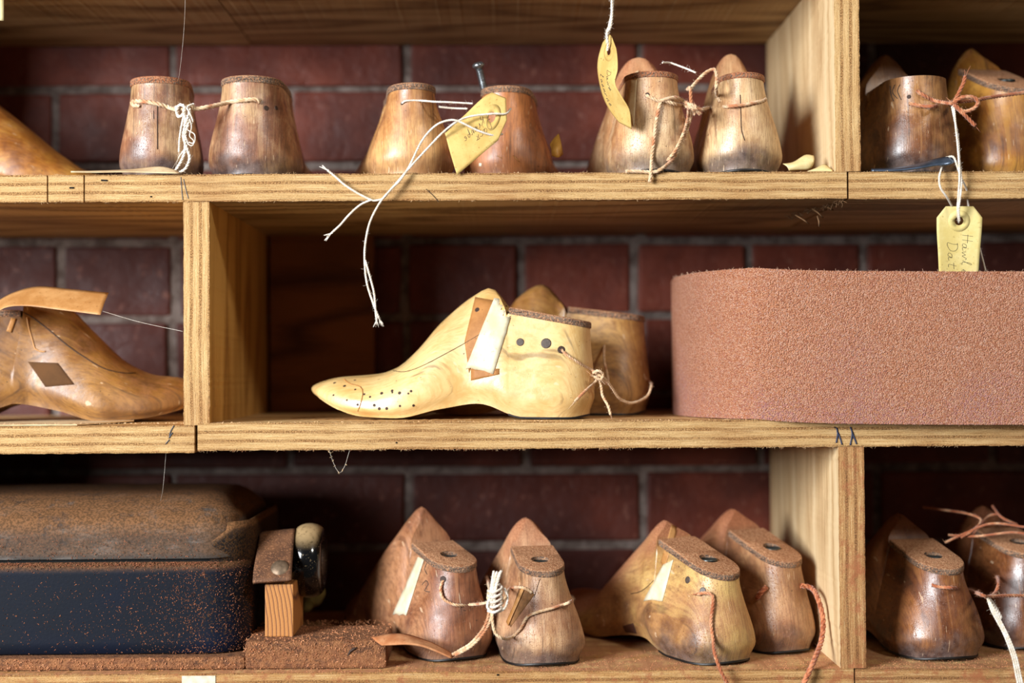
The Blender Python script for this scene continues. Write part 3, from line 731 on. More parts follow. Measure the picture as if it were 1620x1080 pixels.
# middle left last
line_on('seam', [(20, 488), (45, 498), (75, 520), (105, 545), (135, 566), (165, 583), (195, 590), (214, 590)], I, INKDARK, .0005)
patch('dark_stain', [(44, 572), (92, 574), (118, 608), (72, 612)], I, plain('sooty_stain', '5c3c1e', 1.0, 0, 60, .3), .00015, 8, 6, .0001)
patch('tape_stub', [(22, 492), (30, 493), (18, 526), (10, 524)], I, TAPEO, .0007, 3, 6)
line_on('glue_drip', [(42, 502), (46, 520), (52, 540), (56, 552), (66, 556), (72, 556)], I, TAPEO, .0006, .0004)
# loose tape flag on the middle left last
yb = .068
e0 = [P(-14, 482, yb), P(20, 463, yb), P(60, 453, yb), P(110, 457, yb-.003), P(172, 463, yb-.006)]
e1 = [P(-14, 500, yb-.022), P(10, 486, yb-.022), P(45, 484, yb-.022), P(95, 490, yb-.026), P(159, 498, yb-.030)]
sheet('tape_flap', ruled(e0, e1, 30, 8, .0015), TAPEO, I.root, .0002)
# bottom shelf lasts
patch('tape_label', [(668, 868), (676, 872), (644, 972), (622, 972)], Ls, TAPE, .0006, 4, 14, .0003, 2.0)
line_on('pencilled_number', [(668, 925), (674, 918), (678, 924), (672, 934), (680, 936)], Ls, INK, .0003); line_on('pencilled_number', [(676, 908), (672, 900), (676, 890)], Ls, INK, .0003)
patch('tape_label', [(1050, 893), (1066, 885), (1049, 950), (1019, 950)], N_, TAPE, .0005, 5, 14, .0003, 2.0)
patch('tape_label', [(1062, 830), (1072, 834), (1052, 900), (1045, 890)], N_, TAPEO, .0003, 5, 12, .0002, 1.0)
disc_on('peg', 1088, 917, .0028, N_, PEG); disc_on('peg', 1112, 934, .0026, N_, PEG)
line_on('seam', [(998, 939), (1012, 936), (1024, 928), (1034, 918)], N_, INKDARK, .0003)
patch('dark_stain', [(985, 990), (1002, 985), (1008, 1002), (990, 1000)], N_, plain('brown_stain', '5a3220', .7, 0, 200, .4), .0002, 5, 5, .0001)
disc_on('peg_hole', 701, 916, .0026, Ls, INKDARK)
# notch and lifted splinter on the left flank of the dusty last
patch('notch', [(823, 925), (846, 940), (808, 992), (804, 985)], M_, plain('fresh_wood', '8e6238', .8, 0, 300, .4), .0002, 6, 8, .0001)
patch('wood_splinter', [(828, 928), (831, 932), (806, 990), (803, 984)], M_, TAPEO, .0012, 3, 8, .0006)
line_on('crack', [(845, 945), (851, 925), (856, 912)], M_, INKDARK, .0002)
line_on('crack', [(249, 165), (249, 190), (249, 215), (249, 236)], A, INKDARK, .00035); line_on('crack', [(243, 175), (243.5, 188)], A, INKDARK, .0002)
line_on('crack', [(1171, 150), (1172, 180), (1173, 205), (1178, 222)], Fq, INKDARK, .0003)
disc_on('peg_hole', 1024, 150, .0018, E, INKDARK); disc_on('peg_hole', 1082, 142, .0012, E, INKDARK)
disc_on('peg_hole', 421, 171, .0020, B, INKDARK); disc_on('peg_hole', 437, 171, .0018, B, INKDARK)
disc_on('peg_hole', 691, 157, .0022, Cc, INKDARK); disc_on('peg_hole', 636, 164, .0012, Cc, INKDARK)
patch('paint_fleck', [(758, 258), (762, 258), (762, 263), (758, 263)], D, WHITEP, .0002, 2, 2)
line_on('scratch', [(786, 246), (794, 250)], D, TAPEO, .0003); line_on('scratch', [(812, 246), (822, 256)], D, TAPEO, .0003)
for q in ([(1408, 136), (1410, 150), (1414, 160)], [(1416, 134), (1412, 146), (1420, 156)], [(1424, 134), (1420, 144), (1426, 158)]): line_on('pencilled_number', q, G, INK, .0003)
disc_on('peg_hole', 1438, 153, .0016, G, INKDARK)
# paper lining standing on the dusty cone last, and its white slip
e0 = [S(1002, 104, .003), P(995, 115, .055), P(987, 140, .045), P(975, 180, .035)]
patch('tape_label', [(1000, 120), (1010, 112), (1004, 205), (995, 165)], E, PAPER, .0012, 4, 12, .0003)
def leaf():
    t = [P(870, 228, .06), P(876, 219, .058), P(884, 211, .057)]; b = [P(873, 247, .055), P(884, 249, .05), P(891, 244, .052)]
    sheet('dried_tape', ruled(t, b, 10, 8, .004), DRYB, D.root, .0003)
leaf()

# screw standing in the red brown last
zt = D.root.matrix_world @ Vector((D.L*.165, 0, D.zt(.165)+.004))
zt.x = P(768, 130, zt.y).x; top = P(757, 104, zt.y-.004); bm = bmesh.new(); ax = (top-zt); Ls_ = ax.length; q = Matrix.Translation(zt-ax*.35) @ ax.to_track_quat('Z', 'Y').to_matrix().to_4x4()
lathe(bm, [(.0023, 0), (.0023, Ls_*1.3)], q, 14)
path = [q @ Vector((.0026*math.cos(a), .0026*math.sin(a), .001+a/6.283*.0016)) for a in [i*.35 for i in range(int(Ls_*1.18/.0016*6.283/.35))]]
tube(bm, path, .0006, 4)
so = obj('steel_screw', bm, STEEL); tag(so, 'slotted steel wood screw sticking up from the top of the red brown last', 'screw')
bm = bmesh.new(); lathe(bm, [(.0019, Ls_*1.20), (.0036, Ls_*1.28), (.0050, Ls_*1.34), (.0049, Ls_*1.40), (.0030, Ls_*1.46), (.0005, Ls_*1.475)], q, 20)
hd = obj('screw_head', bm, STEEL, so); bm = bmesh.new(); vs = box(bm, -.0056, .0056, -.0006, .0006, Ls_*1.38, Ls_*1.49); bmesh.ops.transform(bm, matrix=q, verts=bm.verts); cu = obj('cutter_tool', bm, [INKDARK]); bool_apply(hd, [cu]); bpy.data.objects.remove(cu)

# ------------------------------------------------------------------ twines between the lasts
def loose(name, label, paths, mat, **kw):
    o = strand_obj(name, paths, mat, None, **kw); return tag(o, label, 'string')
# pair at the left of the top shelf
loose('twine', 'dusty natural twine knotted between the two left lasts of the top shelf',
  [([S(222, 168, .001), S(214, 167, .0022), S(212, 162, .0022), S(228, 161, .0015), S(250, 165, .0015), S(268, 171, .002), P(284, 174, .010), P(294, 171, .008)]),
   ([P(294, 171, .008), P(303, 167, .010), P(308, 172, .012), P(325, 170, .013), S(345, 166, .0015), S(365, 162, .0015), S(385, 159, .0015), S(404, 158, .0015), S(411, 162, .0005)]),
   ], TW_NAT, r=.00175, fuzz=1.3)
kn = [([P(278, 168, .008), P(282, 184, .005), P(290, 180, .003), P(292, 169, .004), P(284, 166, .006), P(279, 176, .005)], dict(r=.0012)),
      ([P(306, 164, .008), P(296, 170, .003), P(300, 178, .003), P(305, 192, .004), P(302, 197, .005)], dict(r=.0007)),
      ([P(290, 172, .004), P(293, 195, .003), P(290, 215, .003), P(296, 235, .003), P(300, 250, .003), P(294, 266, .003), P(284, 273, .004)], dict(r=.0012)),
      ([P(300, 172, .004), P(298, 195, .003), P(293, 212, .003), P(293, 235, .003), P(288, 252, .003), P(280, 266, .006), P(276, 273, .01)], dict(r=.0012)),
      ([P(292, 178, .003), P(287, 200, .002), P(284, 220, .002), P(283, 240, .002)], dict(r=.0008, fray1=3)),
      ([P(298, 182, .003), P(303, 200, .002), P(300, 215, .0), P(306, 222, .0), P(305, 230, .0), P(298, 228, .0), P(294, 216, .001)], dict(r=.0005)),
      ([P(296, 205, .003), P(308, 213, .0), P(307, 226, .0), P(298, 225, .001)], dict(r=.0005)),
      ([P(290, 200, .003), P(296, 190, .002), P(297, 182, .002)], dict(r=.001)),
      ([P(292, 236, .003), P(286, 244, .002), P(282, 251, .002)], dict(r=.0006, fray1=2))]
o = strand_obj('twine_knot', [k for k in kn], TW_WHITE, None, fuzz=.8); o.parent = bpy.data.objects['twine']
# white string between the second pair, and its long tail over the shelf edge
loose('string', 'white cotton string between the tan and red brown lasts, tail dangling over the shelf',
  [[S(636, 164, .0005), S(643, 160, .001), S(665, 159.5, .001), S(690, 161, .0015), P(715, 162, .02), P(748, 164, .022)],
   [P(694, 169, .03), P(715, 171, .028), P(740, 172, .026)],
   [P(808, 172, .006), P(800, 180, -.002), P(780, 180, -.006), P(745, 184, -.008), P(722, 193, -.010), P(700, 210, -.008), P(675, 236, -.006), P(651, 262, -.006), P(632, 284, -.006), P(618, 300, -.007), P(607, 313, -.007), P(595, 317, -.007), P(587, 316, -.007), P(565, 305, -.006), P(545, 292, -.005), P(530, 279, -.004), P(518, 269, -.004)],
   [P(795, 212, .004), P(780, 214, -.005), P(755, 206, -.009), P(728, 193, -.011), P(712, 190, -.011), P(690, 198, -.009), P(668, 222, -.007), P(648, 262, -.006), P(633, 285, -.007), P(618, 300, -.008), P(600, 322, -.008), P(585, 352, -.005), P(578, 385, -.002), P(577, 415, -.001), P(581, 450, -.001), P(592, 484, -.001), P(600, 504, -.001)],
   [P(587, 316, -.007), P(570, 324, -.006), P(552, 340, -.005), P(538, 356, -.004), P(524, 369, -.003)],
   [P(578, 412, -.001), P(586, 440, -.003), P(592, 465, -.002), P(594, 490, -.001), P(596, 508, -.001)],
  ], TW_WHITE, r=.00085, fuzz=.5, fray1=0)
bf = [bmesh.new() for _ in range(4)]
for k0, (x, y, dx, dy) in enumerate(((518, 269, -1, -.6), (524, 369, -1, .7), (600, 504, .5, 1), (596, 506, -.1, 1))):
    for k in range(7):
        a = random.uniform(-.4, .4); vx, vy = dx*math.cos(a)-dy*math.sin(a), dx*math.sin(a)+dy*math.cos(a); L_ = random.uniform(7, 13)
        tube(bf[k0], [P(x-vx*2, y-vy*2, -.004), P(x+vx*L_*.5, y+vy*L_*.5, -.004), P(x+vx*L_, y+vy*L_, -.004+random.uniform(-.002, .002))], .0005, 4, taper=lambda t: 1-.6*t)
for q in bf: obj('frayed_end', q, TW_WHITE, bpy.data.objects['string'])
# dusty cone pair near the divider
loose('twine', 'rusty cream twine knotted between the dusty cone last and the cracked last',
  [[S(1022, 151, .0005), S(1028, 154, .0015), S(1042, 160, .0015), S(1052, 158, .003), S(1066, 156, .004), S(1083, 161, .004), P(1093, 168, -.004)],
   [S(1050, 160, .002), S(1066, 166, .003), S(1078, 168, .003), P(1096, 171, -.006), P(1108, 173, -.002), S(1125, 171, .0015), S(1150, 169, .0015), S(1180, 166, .0015), S(1205, 160, .001), S(1211, 157, .0003)],
   [S(1044, 163, .002), S(1040, 180, .002), S(1037, 200, .002), S(1034, 225, .002), S(1031, 250, .002), P(1030, 270, -.003), P(1028, 288, -.004)],
   [P(1093, 170, -.005), S(1092, 186, .002), S(1085, 205, .002), S(1074, 232, .002), S(1062, 252, .002), P(1048, 266, -.004), P(1034, 272, -.003), P(1010, 271, -.002), P(990, 271, -.002)],
   [P(1090, 170, -.005), S(1088, 186, .003), S(1080, 208, .003), S(1068, 236, .003), S(1055, 254, .002)],
   [P(1095, 168, -.006), P(1093, 160, -.006), P(1092, 140, -.004), S(1088, 141, .001)],
   [P(1092, 141, -.002), P(1105, 126, .004), P(1118, 114, .006), P(1130, 110, .006), P(1134, 122, .003), P(1133, 140, .001), S(1136, 152, .001), S(1140, 160, .001)]],
  TW_NAT, r=.0014, fuzz=1.2)
bm = bmesh.new()
for k in range(9): twine(bm, [P(1088+random.uniform(-5, 5), 164+random.uniform(-4, 4), -.006), P(1095+random.uniform(-6, 6), 170+random.uniform(-5, 5), -.010), P(1102+random.uniform(-4, 12), 178+random.uniform(-5, 5), -.007)], r=.0009, fuzz=2)
obj('twine_knot', bm, TW_NAT, bpy.data.objects['twine.001'])
bm = bmesh.new(); twine(bm, [S(1048, 99, .002), P(1062, 100, .03), P(1082, 107, .02), P(1101, 115, .015)], r=.0008, fuzz=1)
obj('twine_end', bm, TW_WHITE, bpy.data.objects['twine.001'])
# bow in the top right bay
loose('twine', 'natural twine tied in a bow between the two lasts of the top right bay',
  [[S(1438, 164, .001), S(1458, 168, .0015), S(1480, 168, .0015), S(1502, 164, .003), P(1510, 163, .0)],
   [S(1450, 144, .001), S(1462, 152, .002), S(1478, 160, .002), P(1508, 164, -.001)],
   [P(1508, 164, 0), P(1516, 148, -.003), P(1524, 132, -.004), P(1527, 120, -.004)],
   [P(1508, 163, 0), P(1522, 154, -.004), P(1540, 154, -.004), P(1547, 162, -.004), P(1540, 172, -.004), P(1524, 176, -.004), P(1510, 166, -.003)],
   [P(1508, 166, 0), P(1522, 178, -.004), P(1532, 188, -.003), P(1543, 199, -.003)],
   [P(1512, 162, 0), P(1545, 158, .015), P(1580, 152, .03), P(1625, 146, .04)]],
  TW_RUST, r=.0015, fuzz=1.6, fray1=2)
# middle bay pair
loose('string', 'thin natural string through the heels of the pale and amber middle lasts',
  [[S(888, 553, .0005), S(898, 563, .0015), S(915, 574, .0015), S(935, 586, .002), P(946, 592, .03), P(958, 600, .03), P(968, 613, .04), P(980, 630, .05), P(1000, 637, .06), P(1022, 628, .075), P(1030, 612, .085), S(1026, 604, .002), S(1020, 598, .001)],
   [P(946, 592, .03), S(938, 604, .003), S(924, 618, .003), S(908, 634, .003)],
   [P(946, 592, .03), P(951, 610, .035), P(953, 625, .035), P(962, 642, .03), P(966, 656, .03)],
   [P(946, 592, .03), P(958, 606, .05), P(962, 600, .08), P(956, 570, .09), S(956, 547, .001)],
   [P(938, 590, .028), P(946, 586, .024), P(954, 592, .026), P(950, 600, .026), P(940, 596, .026)]],
  TW_NAT, r=.0011, fuzz=.8, fray1=3)
# white knot on the bottom shelf
loose('string', 'cream string bundled in a thick white knot between two bottom shelf lasts',
  [[S(701, 918, .0005), S(698, 932, .002), S(703, 948, .002), S(722, 957, .002), S(745, 956, .002), P(765, 954, -.002), P(778, 950, -.008)],
   [S(772, 912, .002), P(774, 930, .005), P(772, 945, -.002), P(778, 958, -.008)],
   [P(780, 955, -.008), P(793, 955, -.012), P(801, 940, -.012), S(810, 932, .003), S(826, 929, .002), S(838, 934, .001), S(842, 938, .0005)],
   [P(781, 960, -.008), P(779, 978, -.012), P(783, 1000, -.014), P(796, 1010, -.012), S(812, 1008, .003), S(825, 994, .002), S(835, 976, .002), S(852, 968, .002), S(870, 963, .002), S(888, 957, .002), S(903, 951, .001), S(904, 944, .0004)],
   [P(778, 962, -.008), P(776, 980, -.008), P(766, 1000, -.006), P(748, 1020, -.004), P(732, 1030, -.002), P(720, 1036, .0)],
   [P(774, 962, -.006), P(771, 980, -.006), P(762, 998, -.004), P(744, 1018, -.002), P(728, 1028, .0), P(716, 1035, .002)]],
  TW_NAT, r=.0012, fuzz=.9)
bm = bmesh.new()
for k in range(8):
    a = random.uniform(-5, 5); twine(bm, [P(778+a, 960, -.012), P(780+a, 935, -.016), P(784+a*1.2, 915, -.013), P(787+a*1.5, 904+random.uniform(-3, 4), -.010)], r=.0010, fuzz=.5)
for k in range(5):
    y = 930+k*8; twine(bm, [P(772, y+4, -.008), P(782, y+6, -.020), P(794, y, -.016), P(790, y-6, -.006)], r=.0010, fuzz=.5)
twine(bm, [P(775, 945, -.014), P(771, 960, -.015), P(782, 968, -.018), P(798, 962, -.016), P(803, 945, -.014), P(798, 930, -.014)], r=.0010, fuzz=.5)
obj('string_knot', bm, TW_WHITE, bpy.data.objects['string.002'])
# dusty cords on the yellow brown pair
loose('cord', 'rust dusted cord hanging from the flank of the yellow brown bottom last',
  [[S(1104, 940, .002), S(1116, 938, .003), S(1127, 942, .002), S(1128, 958, .002), S(1125, 985, .002), S(1128, 1010, .002), P(1131, 1035, -.006), P(1140, 1060, -.010), P(1152, 1085, -.010), P(1160, 1110, -.010)]],
  TW_RUST, r=.0014, fuzz=1.6, fray0=4)
loose('cord', 'thick cord caked with orange dust hanging beside the lower divider',
  [[S(1198, 946, .001), S(1206, 938, .004), S(1214, 928, .003)], [S(1266, 926, .001), P(1284, 930, .06), P(1294, 946, .04), P(1302, 980, .03), P(1300, 1010, .02), P(1292, 1035, .005), P(1282, 1058, -.006), P(1270, 1085, -.008), P(1264, 1110, -.008)]],
  TW_DUSTY, r=.0021, fuzz=2.2)
loose('cord', 'dusty cord across the heel of the shiny dark last in the lower right bay',
  [[S(1475, 925, .0005), S(1485, 928, .002), S(1510, 930, .002), S(1535, 934, .002), P(1552, 940, .0), P(1562, 945, -.002)],
   [P(1562, 945, -.002), P(1574, 938, .02), P(1580, 922, .03), S(1578, 912, .001)],
   [P(1560, 944, -.002), P(1590, 942, .01), P(1625, 942, .02)]], TW_RUST, r=.0014, fuzz=1.6)
bm = bmesh.new()
for k in range(3):
    o_ = k*2.6-3; twine(bm, [P(1562, 945, -.004), P(1572+o_, 966, -.008), P(1590+o_, 1000, -.012), P(1604+o_*1.2, 1035, -.014), P(1612+o_*1.3, 1070, -.014), P(1618+o_*1.3, 1100, -.014)], r=.0009, fuzz=.5)
twine(bm, [P(1564, 946, -.002), P(1576, 962, .004), P(1584, 978, .006)], r=.0013, fuzz=2)
obj('cord_tail', bm, TW_WHITE, bpy.data.objects['cord.002'])
loose('string_tangle', 'tangle of thin dusty string over the lasts at the back of the lower right bay',
  [[P(1460, 802, .12), P(1490, 806, .11), P(1530, 812, .10), P(1552, 822, .09), P(1540, 838, .08), P(1520, 850, .08)],
   [P(1495, 858, .08), P(1530, 842, .08), P(1570, 828, .08), P(1625, 834, .08)],
   [P(1570, 800, .12), P(1585, 818, .1), P(1610, 830, .1)], [P(1500, 846, .09), P(1545, 848, .08), P(1600, 842, .08), P(1630, 846, .08)],
   [P(1540, 845, .09), P(1562, 818, .11), P(1580, 812, .11)]], TW_RUST, r=.0011, fuzz=.8)

# ------------------------------------------------------------------ card tags
def arc(a0, a1, n): return [a0+(a1-a0)*i/n for i in range(n+1)]
def card_tag(name, label, e0, e1, length, width, mat, clip=.18, hole=.14, hr=.0032, bow=0.0, strokes=(), ring=True, cat='tag', clipy=.30, th=.0004):
    """e0/e1: the two long edges as 3-D points, hole end first"""
    L0 = resample(catmull(e0, .0008), 60); L1 = resample(catmull(e1, .0008), 60)
    def f(a, b, off=0.0):
        t = max(0, min(1, a))*60; i = min(59, int(t)); p = L0[i].lerp(L0[i+1], t-i); q = L1[i].lerp(L1[i+1], t-i)
        ax = (q-p).normalized(); tn = (L0[min(60, i+1)]-L0[max(0, i-1)]).normalized(); n = ax.cross(tn).normalized()
        if n.y > 0: n = -n
        return p.lerp(q, b)+n*(off+bow*math.sin(math.pi*b))
    hy = length; wy = width
    out = [Vector((clip*0, clipy)), Vector((clip, 0))]+[Vector((clip+(1-clip)*i/30, 0)) for i in range(1, 31)]+[Vector((1, i/14)) for i in range(1, 15)]+[Vector((1-(1-clip)*i/30, 1)) for i in range(1, 31)]+[Vector((0, 1-clipy))]
    ho = [Vector((hole+hr/hy*math.cos(a), .5+hr/wy*math.sin(a))) for a in [6.28318*i/20 for i in range(20)]]
    pts = out+ho; n = len(out); ed = [(i, (i+1) % n) for i in range(n)]+[(n+i, n+(i+1) % 20) for i in range(20)]
    for i in range(1, 34):
        for j in range(1, 14):
            p = Vector((i/34, j/14)); 
            if p.x < clip and abs(p.y-.5) > (.5-clipy)+p.x/clip*clipy-.03: continue
            if math.hypot((p.x-hole)*hy, (p.y-.5)*wy) < hr*1.25: continue
            pts.append(p)
    vv, _, ff, *_r = delaunay_2d_cdt(pts, ed, [], 1, 1e-6)
    bm = bmesh.new(); V = [bm.verts.new(f(p.x, p.y)) for p in vv]
    for t_ in ff:
        c_ = sum((vv[i] for i in t_), Vector((0, 0)))/3
        if math.hypot((c_.x-hole)*hy, (c_.y-.5)*wy) < hr*.97: continue
        try: bm.faces.new([V[i] for i in t_]).smooth = True
        except Exception: pass
    for v in list(bm.verts):
        if not v.link_faces: bm.verts.remove(v)
    bmesh.ops.recalc_face_normals(bm, faces=bm.faces)
    root = thing(name, f(hole, .5), 0, label, cat); bpy.context.view_layer.update()
    bmesh.ops.transform(bm, matrix=root.matrix_world.inverted(), verts=bm.verts)
    o = obj('card', bm, mat, root); md = o.modifiers.new('s', 'SOLIDIFY'); md.thickness = th; md.offset = 0
    if ring:
        bm = bmesh.new(); ri = [[], []]
        for k, rr in enumerate((hr*1.05, hr*2.5)):
            for i in range(28): a = 6.28318*i/28; ri[k].append(bm.verts.new(f(hole+rr/hy*math.cos(a), .5+rr/wy*math.sin(a), th*.5+.00008)))
        for i in range(28): bm.faces.new((ri[0][i], ri[0][(i+1) % 28], ri[1][(i+1) % 28], ri[1][i])).smooth = True
        bmesh.ops.transform(bm, matrix=root.matrix_world.inverted(), verts=bm.verts); bmesh.ops.recalc_face_normals(bm, faces=bm.faces)
        g = obj('hole_ring', bm, mat, root); md = g.modifiers.new('s', 'SOLIDIFY'); md.thickness = .0001
    if strokes:
        bm = bmesh.new()
        for st in strokes:
            tube(bm, local(root, [f(p.x, p.y, th*.5+.00008) for p in catmull([(x, y, 0) for x, y in st], .012)]), .00016, 4)
        obj('handwriting', bm, INK, root)
    return root
# letters on a unit cell (x right, y up), written as pen strokes
GL = {'D': [[(.1, 1), (.15, .5), (.1, 0), (.45, .02), (.75, .3), (.7, .75), (.4, 1), (0, .95)]], 'o': [[(.45, .45), (.2, .35), (.2, .1), (.45, 0), (.65, .2), (.5, .45), (.8, .4)]],
 'c': [[(.6, .4), (.3, .45), (.15, .2), (.35, 0), (.8, .1)]], 'x': [[(.1, .45), (.6, 0)], [(.6, .45), (.1, 0), (.8, .05)]], 'R': [[(.15, 0), (.2, 1), (.6, .95), (.6, .6), (.2, .5), (.75, 0)]],
 'i': [[(.1, .1), (.3, .45), (.3, .05), (.5, .05)]], 'n': [[(.05, .4), (.1, 0), (.3, .45), (.45, .4), (.5, 0), (.75, .1)]], 'm': [[(.05, .4), (.08, 0), (.25, .45), (.35, .05), (.5, .45), (.62, .02), (.85, .1)]],
 'b': [[(.1, .2), (.3, 1), (.2, .1), (.5, .02), (.55, .35), (.25, .3)]], 'l': [[(.1, .1), (.4, .95), (.25, .9), (.25, .1), (.5, .05)]], 'e': [[(.1, .2), (.5, .35), (.35, .48), (.15, .2), (.4, 0), (.7, .12)]],
 'u': [[(.05, .45), (.1, .05), (.4, .05), (.5, .45), (.5, .05), (.75, .1)]], 'H': [[(.1, 1), (.12, 0)], [(.6, 1), (.6, 0)], [(0, .5), (.85, .5)]], 'a': [[(.5, .42), (.2, .4), (.12, .1), (.35, .02), (.5, .4), (.52, .05), (.8, .1)]],
 'w': [[(.05, .4), (.15, .03), (.35, .35), (.5, .03), (.7, .45), (.85, .35)]], 's': [[(.1, .1), (.4, .5), (.45, .2), (.3, 0), (.1, .05), (.7, .1)]], 't': [[(.3, .9), (.25, .1), (.5, .05)], [(.05, .6), (.6, .62)]],
 'r': [[(.05, .4), (.12, 0), (.2, .35), (.5, .4)]], ',': [[(.1, .1), (.05, -.15)]], ' ': []}
def write(txt, a0, b0, ca, cb, flip=1, shear=.15):
    """run along the tag's length (a) with letters rising across it (b)"""
    out = []
    for k, ch in enumerate(txt):
        for st in GL[ch]: out.append([(a0+(k*.86+x+shear*y)*ca, b0+y*cb+random.uniform(-.003, .003)) for x, y in st])
    return out
# tag leaning on the red brown last: hole end upper right
st = write('Docx', .26, .70, .085, -.20) 
st2 = write('Rinnbe', .36, .52, .075, -.20)
t1 = card_tag('card_tag', 'yellowed manila tag with pencil handwriting leaning on the red brown last with the screw',
   [P(803, 210, -.004), P(777, 231, -.006), P(750, 254, -.005), P(723, 277, -.003)][::1], [P(800, 138, .006), P(768, 152, .003), P(735, 182, 0), P(704, 211, -.002)], .058, .034, MANILA, clip=.19, hole=.24, hr=.0034, bow=.002,
   strokes=[[(1-0*0 if False else x, 1-y) for x, y in q] for q in st+st2], clipy=.26)
# hanging tag at the right in front of the roll
t2 = card_tag('card_tag', 'pale manila tag with handwritten pencil words hanging above the abrasive roll',
   [P(1482, 326, .006), P(1482, 365, .006), P(1484, 400, .008), P(1486, 447, .012)], [P(1555, 326, .004), P(1553, 365, .004), P(1550, 400, .006), P(1547, 447, .012)], .058, .034, MANILAP, clip=.15, hole=.19, hr=.0033, bow=-.0015,
   strokes=write('Hawle', .36, .58, .13, .24)+write('Dats', .46, .24, .15, .24), clipy=.20)
strand = lambda name, label, paths, mat, **kw: tag(strand_obj(name, paths, mat, None, **kw), label, 'string')
strand('string', 'white string holding the pale tag below the twine bow in the top right bay',
  [[P(1509, 166, -.001), P(1512, 200, -.006), P(1516, 240, -.008), P(1518, 280, -.010), P(1516, 310, -.006), P(1515, 335, -.001), P(1517, 352, .010)],
   [P(1506, 168, -.001), P(1515, 215, -.006), P(1518, 255, -.008), P(1521, 290, -.009), P(1517, 330, -.004), P(1518, 350, .002)],
   [P(1497, 249, -.002), P(1508, 248, -.008), P(1514, 262, -.009), P(1520, 280, -.008), P(1529, 300, .0), P(1533, 328, .010), P(1548, 385, .018), P(1560, 432, .02)],
   [P(1491, 262, -.004), P(1486, 280, -.008), P(1488, 297, -.008), P(1498, 312, -.004), P(1507, 328, .008)]], TW_WHITE, r=.00085, fuzz=.5)
# curled tag hanging from above
t3 = card_tag('card_tag', 'curled manila tag with pencil writing dangling from a white string above the dusty lasts',
   [P(960, 51, .012), P(952, 72, .012), P(946, 95, .012), P(946, 118, .012), P(953, 150, .012), P(965, 175, .010), P(980, 194, .006)],
   [P(971, 60, -.010), P(976, 85, -.010), P(977, 110, -.010), P(973, 132, -.012), P(985, 155, -.014), P(996, 175, -.012), P(999, 204, -.006)], .075, .030, MANILA, clip=.11, hole=.17, hr=.0032,
   strokes=write('Daws', .36, .52, .07, .2)+write('lasmrne', .42, .15, .06, .2), clipy=.33)
strand('string', 'white string with frayed lower end holding the curled tag from above the frame',
  [[P(969, -60, -.002), P(968, 0, -.002), P(968, 25, -.002), P(965, 45, -.003), P(960, 54, -.006), P(962, 70, -.004), P(961, 80, .0)], [P(971, -60, .0), P(969, 10, .0), P(964, 40, .0), P(960, 52, .002), P(961, 74, .008)]], TW_WHITE, r=.00105, fuzz=2.0)
# flat card on the shelf under the first last's cord
def on_shelf(name, label, pts, zl, mat, cat, lift=.0004, th=.0004):
    """polygon given as (X, Y, height) triples on a shelf"""
    bm = bmesh.new(); bm.faces.new([bm.verts.new((x, y, zl+h+lift)) for x, y, h in pts]); bmesh.ops.subdivide_edges(bm, edges=bm.edges, cuts=3, use_grid_fill=True)
    o = obj(name, bm, mat); md = o.modifiers.new('s', 'SOLIDIFY'); md.thickness = th; md.offset = 0; return tag(o, label, cat)
r0 = [[P(x, y, Y) for x, y, Y in ((112, 272, -.004), (150, 272.5, -.004), (200, 272, -.004), (250, 273.5, -.004), (285, 274, -.004))], [P(x, y, Y) for x, y, Y in ((112, 271, .012), (160, 270, .012), (205, 268, .012), (252, 263.5, .010), (278, 269, .008))]]
tag(sheet('card_tag', ruled(r0[0], r0[1], 24, 8, 0), PAPER, None, .0006), 'brown paper tag lying flat on the shelf edge before the orange rimmed last', 'tag')
# scraps near the divider
tag(sheet('paper_scrap', ruled([P(1238, 259, .015), P(1255, 256, .014), P(1274, 245, .018), P(1287, 246, .02)], [P(1248, 270, .010), P(1262, 269, .010), P(1280, 268, .012), P(1286, 262, .014)], 14, 8, .004), SCRAP, None, .0003), 'crumpled pale yellow paper scrap beside the cracked last', 'paper')
tag(sheet('paper_scrap', ruled([P(1277, 271, .006), P(1290, 266, .008), P(1304, 260, .012), P(1316, 268, .012)], [P(1277, 272, .004), P(1292, 271.5, .004), P(1305, 271, .004), P(1317, 271, .004)], 14, 6, .002), SCRAP, None, .0003), 'pale paper scrap lying at the foot of the pale divider', 'paper')
# small strip in the top left corner, cardboard under the left last
tag(sheet('paper_strip', ruled([P(-30, -20, 0), P(-30, 31, 0)], [P(6, -20, 0), P(6, 33, 0)], 8, 6, .001), SCRAP, None, .0004), 'cream paper strip hanging down in the top left corner', 'paper')
xa, xb = P(-60, 660, .03).x, P(196, 660, .03).x
on_shelf('cardboard_sheet', 'thin buff card lying under the golden brown last of the left middle bay', [(xa, .012, 0), (xb-.03, .010, 0), (xb, .06, .001), (xb-.01, .10, .001), (xa, .11, 0)], Z2-.0016, PAPER, 'card', .0006, .0008)
# flat grey metal strip in the top right bay
bm = bmesh.new(); c0 = [P(x, y, Y) for x, y, Y in ((1378, 268, .014), (1420, 266, .006), (1455, 259, .0), (1480, 252, -.004), (1498, 249, -.005), (1510, 252, -.004))]
c1 = [P(x, y, Y) for x, y, Y in ((1378, 270, .004), (1420, 269.5, -.002), (1455, 266, -.007), (1480, 262, -.009), (1500, 261, -.010), (1511, 256, -.007))]
tag(sheet('metal_strip', ruled(c0, c1, 30, 6, .001), GREYM, None, .0014), 'thin bluish steel strip lying under the worn last in the top right bay', 'metal strip')

